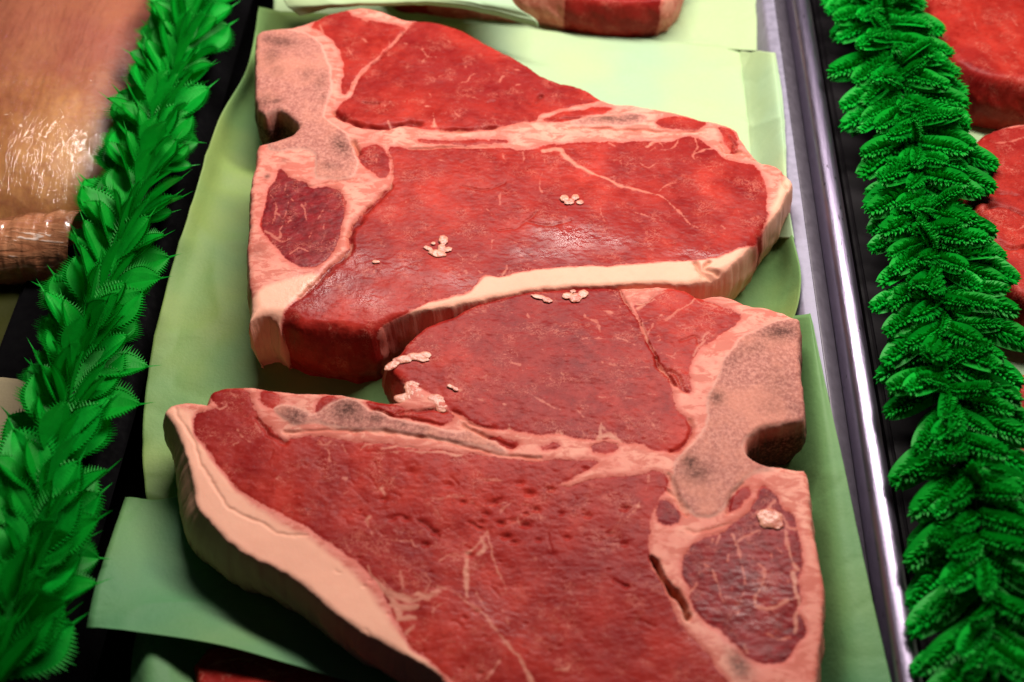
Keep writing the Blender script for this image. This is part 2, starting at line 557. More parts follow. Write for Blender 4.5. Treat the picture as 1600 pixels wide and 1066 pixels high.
# paper of the steak behind
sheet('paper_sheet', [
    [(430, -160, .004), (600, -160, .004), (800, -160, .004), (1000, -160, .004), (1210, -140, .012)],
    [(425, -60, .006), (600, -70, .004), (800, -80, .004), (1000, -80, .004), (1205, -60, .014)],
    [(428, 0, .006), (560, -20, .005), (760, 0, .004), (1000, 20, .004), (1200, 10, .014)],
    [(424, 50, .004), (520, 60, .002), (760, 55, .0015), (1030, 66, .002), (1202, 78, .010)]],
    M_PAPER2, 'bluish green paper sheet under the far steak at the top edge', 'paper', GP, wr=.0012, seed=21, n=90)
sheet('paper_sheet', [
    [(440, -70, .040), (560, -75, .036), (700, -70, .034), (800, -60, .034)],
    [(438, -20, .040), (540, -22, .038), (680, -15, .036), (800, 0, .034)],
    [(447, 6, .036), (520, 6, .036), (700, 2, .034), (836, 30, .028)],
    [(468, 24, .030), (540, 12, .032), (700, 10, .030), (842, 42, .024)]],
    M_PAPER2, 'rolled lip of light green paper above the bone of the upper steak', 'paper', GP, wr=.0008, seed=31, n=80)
# curl of darker paper below the thrust out corner
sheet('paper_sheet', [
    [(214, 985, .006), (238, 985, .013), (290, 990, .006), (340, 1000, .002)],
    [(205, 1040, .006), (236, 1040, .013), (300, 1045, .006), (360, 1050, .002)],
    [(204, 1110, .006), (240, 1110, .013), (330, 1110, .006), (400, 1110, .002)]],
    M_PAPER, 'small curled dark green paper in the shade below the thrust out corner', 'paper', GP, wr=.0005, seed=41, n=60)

# ------------------------------------------------------------------ steaks
def build_steak(label, group, outline, muscles, bones, lines=(), grooves=(), darks=(), wets=(), pits=(),
                h=HTOP, zb=.001, step=.00045, seed=0, flare=None, edge_r=.0026, cells=(), name='t_bone_steak',
                flecks=60, cat='steak', rises=(), caps=(), softs=(), ragged=.00035):
    r = np.random.default_rng(seed)
    out = chaikin(PW(outline, h), 1)
    c0 = out.mean(0)
    root = empty(name, (c0[0], c0[1], zb), label, cat, group)
    lo = out.min(0)-.002
    hi = out.max(0)+.002
    xs = np.arange(lo[0], hi[0], step)
    ys = np.arange(lo[1], hi[1], step)
    X, Y = np.meshgrid(xs, ys)
    D = sdf(X, Y, out, .01, -.01)
    Draw = D.copy()
    D = D+ragged*fbm(X, Y, .004, seed+1, 3)
    gy, gx = np.gradient(D, step)
    gl = np.hypot(gx, gy)+1e-9
    gx /= gl
    gy /= gl
    cell_c = (D[:-1, :-1]+D[1:, :-1]+D[:-1, 1:]+D[1:, 1:])/4 > 0
    idx = np.arange(X.size).reshape(X.shape)
    Q = np.stack([idx[:-1, :-1], idx[:-1, 1:], idx[1:, 1:], idx[1:, :-1]], -1)[cell_c]
    cnt = np.bincount(Q.ravel(), minlength=X.size)
    used = cnt > 0
    Xf, Yf, Df = X.ravel().copy(), Y.ravel().copy(), D.ravel()
    bnd = used & (cnt < 4)
    GX, GY = gx.ravel(), gy.ravel()
    # directed boundary edges
    E = np.concatenate([Q[:, [0, 1]], Q[:, [1, 2]], Q[:, [2, 3]], Q[:, [3, 0]]])
    key = np.minimum(E[:, 0], E[:, 1])*np.int64(X.size)+np.maximum(E[:, 0], E[:, 1])
    u, inv, ct = np.unique(key, return_inverse=True, return_counts=True)
    BE = E[ct[inv] == 1]
    bv = np.unique(BE)
    mv = np.clip(Df[bv], -step*1.2, step*1.2)
    Xf[bv] -= mv*GX[bv]
    Yf[bv] -= mv*GY[bv]
    ids = np.nonzero(used)[0]
    remap = np.full(X.size, -1)
    remap[ids] = np.arange(len(ids))
    x = Xf[ids]
    y = Yf[ids]
    d = np.maximum(Df[ids], 0)
    d[remap[bv]] = 0
    Q = remap[Q]
    BE = remap[BE]
    bvr = remap[bv]
    bnx, bny = -GX[bv], -GY[bv]
    # warp the tracing a little so that borders are not polygonal
    wx = x+.0011*fbm(x, y, .006, seed+5, 3)
    wy = y+.0011*fbm(x, y, .006, seed+6, 3)
    mids = np.full(len(x), -1)
    m = np.full(len(x), -.02)
    tone = np.zeros(len(x))
    for k, (poly, tn) in enumerate(muscles):
        s = sdf(wx, wy, chaikin(PW(poly, h), 1))
        w_ = s > m
        mids[w_] = k
        m = np.maximum(m, s)
        tone = np.where(s > -.0004, np.clip(tn+.25*fbm(x, y, .012, seed+k, 2), 0, 1), tone)
    m = m+.0005*np.clip(1+1.2*fbm(x, y, .009, seed+33, 2), 0, 2)
    b = np.full(len(x), -.02)
    bid = np.zeros(len(x), int)
    for k, poly in enumerate(bones):
        s = sdf(wx, wy, chaikin(PW(poly, h), 2))
        bid[s > b] = k
        b = np.maximum(b, s)
    lf = np.full(len(x), -.02)
    vs = np.full(len(x), .70)
    for pts, wd in lines:
        p = smooth_open(PW(pts, h))
        if not isinstance(wd, (list, tuple)): wd = [wd]*len(p)
        wd = np.interp(np.linspace(0, 1, len(p)), np.linspace(0, 1, len(wd)), wd)/4000.*.85
        L = line_field(wx+.0004*fbm(x, y, .003, 77, 2), wy+.0004*fbm(x, y, .003, 78, 2), p, wd)
        lf = np.maximum(lf, -L)
    for k in range(flecks):
        i = r.integers(len(x))
        if m[i] < .002: continue
        a = r.uniform(0, math.pi)
        L = r.uniform(.0005, .0045)
        bend = r.normal(0, .8)
        p = [np.array([x[i], y[i]])]
        st = r.uniform(.25, .75)
        for q in range(3):
            p.append(p[-1]+L/3*np.array([math.cos(a+bend*q), math.sin(a+bend*q)]))
        L = -line_field(wx, wy, np.array(p), np.array([.1, .55, .35, .1])*r.uniform(.0006, .0019))
        vs = np.where((L > lf) & (L > -.0006), st, vs)
        lf = np.maximum(lf, L)
    fat = -m
    def blobs(lst):
        v = np.zeros(len(x))
        for px, py, rx, ry, *rest in lst:
            c = P(px, py, h)
            ang = math.radians(rest[1]) if len(rest) > 1 else 0
            dx = (x-c[0])*4000
            dy = (y-c[1])*4000
            e = ((dx*math.cos(ang)+dy*math.sin(ang))/rx)**2+((-dx*math.sin(ang)+dy*math.cos(ang))/(ry*1.25))**2
            v = np.maximum(v, (rest[0] if rest else 1)*np.exp(-e*.9))
        return v
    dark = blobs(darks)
    wet = np.clip(blobs(wets)*.9*(.65+.5*fbm(x, y, .006, 91, 2)), 0, 1)
    cell = np.clip(blobs(cells), 0, 1) if cells else np.full(len(x), .15)
    cell = np.where(m > .0005, np.maximum(cell, .12), 0)
    cap = np.zeros(len(x))
    for poly in caps:
        cap = np.maximum(cap, np.clip(sdf(wx, wy, chaikin(PW(poly, h), 2))/.002+.5, 0, 1))
    # relief
    z = np.full(len(x), h)
    isf = np.clip((-m)/.001+.5, 0, 1)
    z += .0007*fbm(x, y, .030, seed+8, 2)+.00022*fbm(x, y, .007, seed+9, 3)*(1-.5*isf)
    z += .00010*fbm(x*1.0, y*2.0, .0024, seed+12, 2)*(1-isf)*(1-np.clip(b/.001, 0, 1))
    z += .0002*np.clip(-m/.002, 0, 1)
    z -= .00012*np.exp(-(m/.0006)**2)
    z += .0005*np.clip(b/.0015, 0, 1)
    gd = np.zeros(len(x))
    for pts, wd, dep in grooves:
        p = smooth_open(PW(pts, h))
        L = line_field(wx+.0003*fbm(x, y, .003, 77, 2), wy+.0003*fbm(x, y, .003, 78, 2), p, np.zeros(len(p)), .006)
        L = L*(1+.5*fbm(x, y, .004, 79, 2))
        g = np.exp(-(np.clip(L, 0, 1)/(wd/4000.))**2)
        g = g*(.75+.4*fbm(x, y, .004, 93, 2))
        gd = np.maximum(gd, g*dep)
    gs = gd.copy()
    for px, py, rad, dep in pits:
        c = P(px, py, h)
        g = np.exp(-(((x-c[0])/1.5)**2+((y-c[1])*1.1)**2)/(rad/4000.)**2)
        gd = np.maximum(gd, g*dep*.001 if dep > .1 else g*dep)
    for px, py, rad, up_ in rises:
        c = P(px, py, h)
        z += up_*np.exp(-((x-c[0])**2+(y-c[1])**2)/(rad/4000.)**2)
    z -= gd
    er = edge_r*(1+.35*fbm(x, y, .012, seed+15, 2))+.010*blobs(softs)
    q = np.clip(1-d/er, 0, 1)
    z -= er*.9*(1-np.sqrt(np.clip(1-q*q, 0, 1)))
    # side wall columns
    K = 14
    n0 = len(x)
    bx, by, bz = x[bvr], y[bvr], z[bvr]
    fl = flare(bx, by) if flare else np.zeros(len(bx))
    cols = [bvr]
    VX, VY, VZ = [x], [y], [z]
    sidet = []
    for k in range(1, K+1):
        t = k/K
        zz = bz*(1-t)+zb*t
        bul = .0018*math.sin(math.pi*min(1, t*1.1))*1.0 + fl*(t**.8) - .0012*t*t
        nz = .0012*fbm(bx*1.0+by*1.0, zz*1.6+bx-by, .009, seed+22, 3)*min(1, 3*t)
        off = bul+nz
        VX.append(bx+bnx*off)
        VY.append(by+bny*off)
        VZ.append(zz)
        cols.append(n0+(k-1)*len(bvr)+np.arange(len(bvr)))
    inv = np.full(n0, -1)
    inv[bvr] = np.arange(len(bvr))
    e0, e1 = inv[BE[:, 0]], inv[BE[:, 1]]
    side = []
    for k in range(K):
        a, c = cols[k], cols[k+1]
        side.append(np.stack([a[e1], a[e0], c[e0], c[e1]], -1))
    side = np.concatenate(side)
    Vx = np.concatenate(VX)
    Vy = np.concatenate(VY)
    Vz = np.concatenate(VZ)
    seam = np.clip(gs/.0020, 0, 1)
    dark_s = np.where(b[bvr] > -.006, 1.0, 0)  # bone and notch walls: dried blood, plus notch shade put into the colour
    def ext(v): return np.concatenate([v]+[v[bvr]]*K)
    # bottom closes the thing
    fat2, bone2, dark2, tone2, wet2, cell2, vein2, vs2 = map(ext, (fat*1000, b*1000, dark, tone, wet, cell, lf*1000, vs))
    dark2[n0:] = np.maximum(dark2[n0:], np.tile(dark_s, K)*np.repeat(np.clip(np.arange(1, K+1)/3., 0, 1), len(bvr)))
    V = np.stack([Vx-c0[0], Vy-c0[1], Vz-zb], -1)
    F = np.concatenate([Q, side])
    # smooth normals of the whole
    T = V[F]
    N = np.cross(T[:, 2]-T[:, 0], T[:, 3]-T[:, 1])
    vn = np.zeros_like(V)
    for k in range(4):
        for a in range(3):
            vn[:, a] += np.bincount(F[:, k], N[:, a], minlength=len(V))
    vn /= np.linalg.norm(vn, axis=1, keepdims=True)+1e-12
    mid2 = ext(mids)
    b2 = ext(b)
    m2 = ext(m)
    f0 = F[:, 0]
    bid2 = ext(bid)
    cls = np.where(b2[F].mean(1) > 0, 1000+bid2[f0], np.where(m2[F].mean(1) > 0, mid2[f0], 2000))
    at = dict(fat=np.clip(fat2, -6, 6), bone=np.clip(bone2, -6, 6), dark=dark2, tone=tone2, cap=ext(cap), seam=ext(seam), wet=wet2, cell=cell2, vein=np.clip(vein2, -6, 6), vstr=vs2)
    for cval in np.unique(cls):
        Fk = F[cls == cval]
        if len(Fk) < 12:
            continue
        vid = np.unique(Fk)
        rm = np.full(len(V), -1)
        rm[vid] = np.arange(len(vid))
        nm = 'bone' if cval == 1000 else 'rib_bone' if 1000 < cval < 2000 else 'fat' if cval == 2000 else 'lean_meat'
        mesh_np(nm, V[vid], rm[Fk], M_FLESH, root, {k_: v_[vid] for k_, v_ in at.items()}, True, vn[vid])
    return root

SG = 'raw T-bone steaks laid out in the tray'
# ---- upper steak
o1 = [(401,49),(430,44),(465,40),(484,34),(510,20),(551,11),(590,14),(615,24),(637,30),(657,31),(695,36),(720,44),(752,63),(784,79),(813,95),(828,104),(853,121),(885,130),(914,138),(936,153),(959,161),(997,165),(1035,172),(1067,178),(1099,186),(1124,190),(1150,200),(1160,218),(1172,234),(1187,253),(1207,256),(1226,270),(1240,286),(1237,299),(1228,310),(1217,333),(1198,352),(1187,374),(1174,387),(1160,403),(1140,420),(1125,432),(1087,446),(1036,445),(991,445),(912,448),(832,454),(775,465),(736,473),(711,479),(666,486),(634,492),(602,505),(587,518),(577,524),(539,526),(500,522),(465,514),(440,501),(434,508),(428,500),(414,492),(395,498),(385,507),(391,487),(389,452),(386,417),(385,382),(389,350),(389,312),(393,277),(400,252),(400,228),(417,223),(443,217),(456,212),(468,199),(462,191),(449,182),(436,172),(421,178),(413,182),(401,172),(398,153),(398,96),(398,73)]
m1 = [
 ([(564,118),(590,92),(609,73),(631,51),(653,31),(700,30),(760,56),(830,96),(860,112),(914,130),(950,150),(933,158),(876,169),(844,178),(837,191),(816,188),(752,204),(711,202),(666,201),(631,196),(599,202),(567,198),(539,188),(524,174),(534,159),(551,153),(559,134)], .12),
 ([(484,40),(513,20),(539,14),(555,30),(602,36),(625,41),(637,45),(622,54),(600,75),(580,94),(561,110),(549,122),(543,138),(535,150),(533,128),(540,105),(537,86),(527,67),(505,50)], .05),
 ([(612,229),(647,236),(711,232),(775,232),(832,236),(845,228),(892,225),(959,223),(1000,222),(1035,225),(1057,220),(1086,214),(1112,232),(1131,253),(1163,253),(1186,266),(1196,295),(1196,336),(1186,374),(1155,387),(1137,393),(1099,403),(1067,405),(971,414),(892,414),(860,415),(800,422),(790,428),(771,430),(752,427),(746,439),(730,455),(695,466),(660,476),(615,496),(586,508),(590,540),(560,545),(500,545),(440,520),(436,503),(449,484),(475,459),(500,436),(526,411),(545,395),(549,363),(566,334),(597,305),(613,292),(615,270),(612,252),(605,238)], .08),
 ([(417,318),(411,344),(417,366),(433,388),(452,408),(475,417),(500,414),(516,395),(529,366),(537,331),(535,309),(526,296),(507,293),(488,293),(478,285),(462,284),(446,271),(437,262),(431,281),(421,297)], .75),
 ([(564,233),(583,225),(599,233),(607,255),(605,277),(590,277),(580,268),(564,252),(559,239)], .3),
 ([(844,189),(876,176),(939,168),(959,171),(907,183),(862,192)], .05),
 ([(1020,188),(1060,184),(1092,187),(1105,192),(1086,202),(1041,201)], .0),
 ([(1120,196),(1146,202),(1155,222),(1150,238),(1138,226),(1128,210)], .1),
 ([(640,218),(700,221),(760,219),(800,221),(760,225),(700,226)], .0),
]
b1 = [
 [(396,49),(424,45),(456,46),(481,53),(500,67),(513,89),(519,118),(518,143),(510,166),(508,182),(519,194),(539,207),(551,220),(555,242),(561,255),(557,274),(535,284),(497,281),(489,271),(494,255),(488,239),(465,232),(437,240),(420,234),(417,222),(443,216),(468,199),(449,182),(436,172),(413,184),(394,172),(394,100)],
 [(888,191),(914,184),(952,177),(997,176),(1014,183),(1008,192),(984,198),(952,199),(914,199),(895,197)],
]
l1 = [
 ([(848,236),(872,234),(892,253),(917,266),(946,279),(978,291),(1010,301),(1029,304),(1051,320),(1073,342),(1088,354)], [14,11,8,6,5,3]),
 ([(1029,302),(1042,289),(1062,283)], [3,1.5]), ([(1112,232),(1086,240),(1083,252)], [6,2]),
 ([(849,248),(845,279),(847,300)], [3,1.5,3]), ([(820,236),(820,262)], [4,1]),
 ([(1086,210),(1089,228),(1083,244)], [6,2]), ([(1060,219),(1050,232),(1030,236)], [5,1]),
 ([(1010,230),(1025,222),(1035,230)], [9,4]), ([(950,224),(960,228)], [3]),
 ([(1150,323),(1163,345)], [2,1]), ([(1000,255),(1012,262),(1022,258)], [3]), ([(970,250),(972,262)],[2.5]),
 ([(1100,258),(1090,268)], [2]), ([(1176,288),(1180,300)], [3]), ([(880,262),(895,268)],[2,3]),
 ([(660,77),(669,88),(682,89)], [6,4,5]), ([(660,96),(670,87),(672,80)], [5,2]),
 ([(717,131),(730,126),(736,119),(748,114)], [1.5,4,2]), ([(781,126),(788,118)], [4,5]), ([(803,109),(811,111)], [4]), ([(806,132),(812,131)], [4]),
 ([(699,64),(704,63)], [4]), ([(631,67),(636,68)],[5]), ([(605,62),(608,72)],[3]), ([(667,165),(675,166)], [8,4]), ([(676,172),(676,184),(681,198)], [3,5,9]),
 ([(710,174),(722,186)], [4,2]), ([(607,190),(613,200)], [5,8]), ([(830,138),(836,140)],[4]), ([(736,152),(745,154)],[3]), ([(757,112),(765,116)],[2]),
 ([(540,150),(550,140),(553,128),(562,118),(590,94)], [7,10,5,2]), ([(590,94),(625,56),(650,36)], [1.5,2.5]),
 ([(497,40),(510,58),(530,78)], [6,5,3]), ([(560,20),(568,32),(585,30)], [8,3]), ([(566,60),(572,66)],[4]), ([(548,78),(552,90)],[3]),
 ([(510,321),(497,345),(481,372)], [2,1.2]), ([(472,318),(478,342)],[2]), ([(440,350),(448,330),(455,300)],[3,2]), ([(430,330),(440,345),(436,372)],[4,2,5]),
 ([(420,300),(432,322),(425,350)],[4,2]), ([(450,285),(448,300),(460,312)],[3]), ([(452,395),(470,388),(490,396)],[3,2]), ([(500,390),(507,350)],[1.5]), ([(418,360),(440,378),(455,372)],[5,2]),
 ([(605,236),(611,252),(614,272),(612,292)],[4,4,8]), ([(575,232),(580,250),(588,262)],[2]), ([(590,240),(590,256)],[2]),
 ([(752,427),(742,418),(738,414)], [5,2]), ([(782,430),(790,420),(792,412)],[6,2]), ([(715,398),(728,408),(742,416)],[2,3]),
 ([(760,325),(768,335)],[2.5]), ([(635,310),(636,316)],[3]), ([(784,300),(780,320)],[2]), ([(990,330),(1012,338)],[4,2]), ([(938,328),(946,345)],[3,1]), ([(1130,352),(1134,358)],[3]),
 ([(770,376),(768,388)],[5,3]), ([(811,398),(822,404),(838,405)],[3,1.5]), ([(786,240),(790,252)],[2]), ([(660,240),(690,252),(715,262)],[2,1]),
 ([(543,400),(548,380)],[9,5]),
]
g1 = [
 ([(524,175),(540,188),(565,197),(600,200),(631,194),(655,194)], 5, .0022), ([(690,203),(730,204),(775,199)], 4, .0014),
 ([(545,140),(558,120),(590,93),(610,72),(630,52)], 3, .0009), ([(612,292),(590,312),(566,336),(549,364),(545,392),(524,412),(498,438),(470,462)], 5, .0017),
 ([(780,228),(690,231),(640,233)], 3, .0010), ([(890,202),(1000,204),(1060,207),(1100,203)], 3, .0013), ([(875,186),(935,182),(990,172)], 2.5, .0008),
 ([(554,222),(560,240)], 4, .0022), ([(835,160),(846,148)], 4, .0015), ([(570,160),(590,162)], 3, .0009), ([(760,160),(770,158)], 3, .0008),
 ([(720,290),(760,296),(790,286)],2.5,.0006), ([(820,345),(860,352),(890,345)],2.5,.0006), ([(840,330),(810,352),(780,360)],2,.0006),
 ([(1128,222),(1140,236)],3,.0012), ([(1140,214),(1152,226)],3,.0012), ([(1130,240),(1160,236),(1172,244)],3,.0016), ([(1125,228),(1135,246)],2.5,.0012), ([(1148,228),(1150,246)],2.5,.0012),
 ([(1087,412),(1095,424),(1110,432)], 5, .0025), ([(1108,410),(1100,422),(1120,425)], 4, .002),
 ([(1224,270),(1222,284),(1230,296)], 3, .001), ([(480,290),(520,286),(552,280)], 2, .0006),
]
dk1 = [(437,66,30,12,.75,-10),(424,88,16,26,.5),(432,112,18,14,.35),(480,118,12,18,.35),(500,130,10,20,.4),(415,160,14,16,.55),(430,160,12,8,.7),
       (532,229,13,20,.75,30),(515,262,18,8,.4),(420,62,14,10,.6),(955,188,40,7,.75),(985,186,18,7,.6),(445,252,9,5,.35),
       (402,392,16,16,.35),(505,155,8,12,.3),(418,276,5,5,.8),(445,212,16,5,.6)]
wt1 = [(500,440,55,26,1,20),(890,370,60,22,1),(470,475,50,18,.7),(560,470,60,22,.55),(950,375,45,14,.7),(850,395,60,14,.6),(1090,395,50,8,.7),(560,410,40,24,.5),(700,440,60,16,.35),(610,420,60,20,.4)]
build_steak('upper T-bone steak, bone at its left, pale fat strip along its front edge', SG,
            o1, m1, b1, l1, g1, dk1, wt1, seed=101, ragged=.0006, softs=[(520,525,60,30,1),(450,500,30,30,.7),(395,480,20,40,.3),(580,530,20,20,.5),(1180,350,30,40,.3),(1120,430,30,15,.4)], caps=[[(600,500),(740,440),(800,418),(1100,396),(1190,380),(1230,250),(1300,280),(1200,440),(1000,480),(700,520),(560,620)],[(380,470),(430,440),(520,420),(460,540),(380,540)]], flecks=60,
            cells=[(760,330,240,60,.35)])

# ---- lower steak
o2 = [(253,647),(261,636),(277,629),(297,627),(316,629),(326,632),(325,621),(329,610),(348,604),(379,602),(427,608),(475,612),(523,613),(571,620),(603,626),(621,627),(634,616),(628,597),(615,586),(606,577),(601,567),(615,559),(626,549),(631,540),(647,525),(660,513),(679,503),(704,496),(724,484),(743,474),(771,467),(800,460),(832,453),(870,452),(928,447),(966,448),(991,448),(1023,446),(1049,447),(1074,453),(1093,465),(1119,460),(1144,464),(1170,477),(1195,478),(1221,485),(1237,494),(1250,498),(1253,510),(1251,540),(1253,591),(1256,610),(1261,655),(1253,661),(1224,665),(1192,671),(1170,686),(1165,703),(1173,716),(1195,725),(1224,730),(1243,733),(1261,733),(1266,762),(1269,793),(1273,837),(1281,879),(1286,896),(1290,934),(1287,985),(1281,1043),(1275,1085),(1240,1150),(1130,1200),(960,1200),(830,1170),(745,1120),(700,1080),(681,1052),(650,1037),(619,1020),(575,996),(534,972),(494,938),(463,912),(435,893),(411,883),(363,857),(325,818),(304,795),(300,771),(297,746),(287,708),(274,676),(262,657)]
m2 = [
 ([(601,570),(610,562),(626,549),(640,530),(660,510),(704,494),(743,472),(800,456),(870,449),(928,444),(964,450),(974,466),(991,491),(1002,518),(1012,540),(1028,575),(1046,602),(1053,636),(1077,658),(1081,674),(1071,693),(1055,703),(1017,700),(1004,692),(972,692),(956,681),(940,684),(921,687),(899,681),(870,674),(832,676),(803,672),(768,668),(739,656),(708,643),(688,621),(666,608),(644,597),(628,592),(612,582)], .18),
 ([(990,470),(1010,478),(1023,464),(1055,450),(1077,456),(1093,468),(1112,477),(1144,486),(1160,496),(1144,512),(1122,521),(1100,540),(1081,559),(1076,579),(1081,617),(1063,607),(1038,579),(1022,553),(1006,512)], .12),
 ([(304,653),(328,645),(341,641),(346,632),(328,622),(330,611),(354,605),(383,607),(392,625),(395,644),(411,663),(437,685),(446,692),(456,685),(491,684),(539,690),(635,700),(720,710),(778,718),(822,724),(867,721),(924,720),(931,723),(892,745),(864,758),(873,762),(899,762),(924,750),(963,750),(1004,741),(1026,737),(1039,746),(1041,758),(1029,780),(1018,802),(1015,825),(1012,847),(1011,865),(1018,892),(1035,923),(1052,956),(1063,977),(1083,1001),(1104,1021),(1120,1045),(1135,1066),(1150,1120),(1100,1210),(960,1210),(830,1180),(770,1120),(715,1070),(690,1045),(672,1030),(650,1016),(637,994),(619,963),(606,935),(594,916),(575,891),(541,863),(494,832),(447,801),(400,779),(373,762),(347,733),(325,701),(304,672)], .0),
 ([(1037,782),(1058,793),(1061,817),(1044,824),(1030,813),(1029,793)], .7),
 ([(1068,872),(1082,851),(1106,841),(1134,837),(1140,824),(1168,806),(1185,782),(1190,762),(1206,769),(1218,793),(1238,806),(1245,837),(1252,868),(1250,892),(1243,906),(1252,923),(1252,940),(1243,954),(1254,975),(1254,992),(1243,1002),(1230,1030),(1202,1040),(1175,1030),(1154,1009),(1137,999),(1127,982),(1103,968),(1085,940),(1075,913),(1068,892)], .72),
 ([(571,622),(603,628),(635,640),(698,641),(708,656),(689,662),(641,654),(587,640)], .0),
 ([(408,608),(430,612),(436,628),(424,640),(408,630)], .0), ([(500,622),(520,617),(528,624),(512,636),(500,652),(494,640)], .0),
 ([(1150,770),(1165,762),(1172,772),(1158,786),(1144,800),(1140,790)], .1),
 ([(850,697),(866,693),(872,698),(852,703)], .0), ([(925,697),(950,692),(968,696),(950,706),(930,706)], .1), ([(786,688),(806,690),(812,697),(800,699)], .0), ([(760,682),(790,688),(795,694),(776,690)],.0),
]
b2 = [
 [(1245,496),(1215,499),(1183,512),(1151,534),(1132,559),(1119,591),(1107,617),(1106,655),(1088,687),(1066,706),(1052,722),(1046,745),(1050,765),(1065,786),(1079,806),(1106,811),(1127,803),(1140,782),(1154,758),(1175,745),(1192,738),(1224,733),(1173,717),(1162,703),(1168,684),(1192,669),(1268,660),(1262,600),(1258,500)],
 [(424,640),(440,632),(460,634),(475,642),(492,648),(513,630),(536,620),(561,625),(580,641),(619,654),(666,664),(720,676),(723,664),(746,678),(784,694),(803,709),(759,702),(708,693),(644,681),(580,672),(523,670),(507,666),(491,658),(469,664),(450,663),(434,653)],
]
def G(*p): return [(900+a/2.912, 700+b/2.912) for a, b in p]
def H(*p): return [(400+a/3.2, 760+b/3.2) for a, b in p]
def Fv(*p): return [(580+a/3.136, 560+b/3.136) for a, b in p]
def Ev(*p): return [(220+a/3.136, 580+b/3.136) for a, b in p]
def Dv(*p): return [(800+a/3.136, 400+b/3.136) for a, b in p]
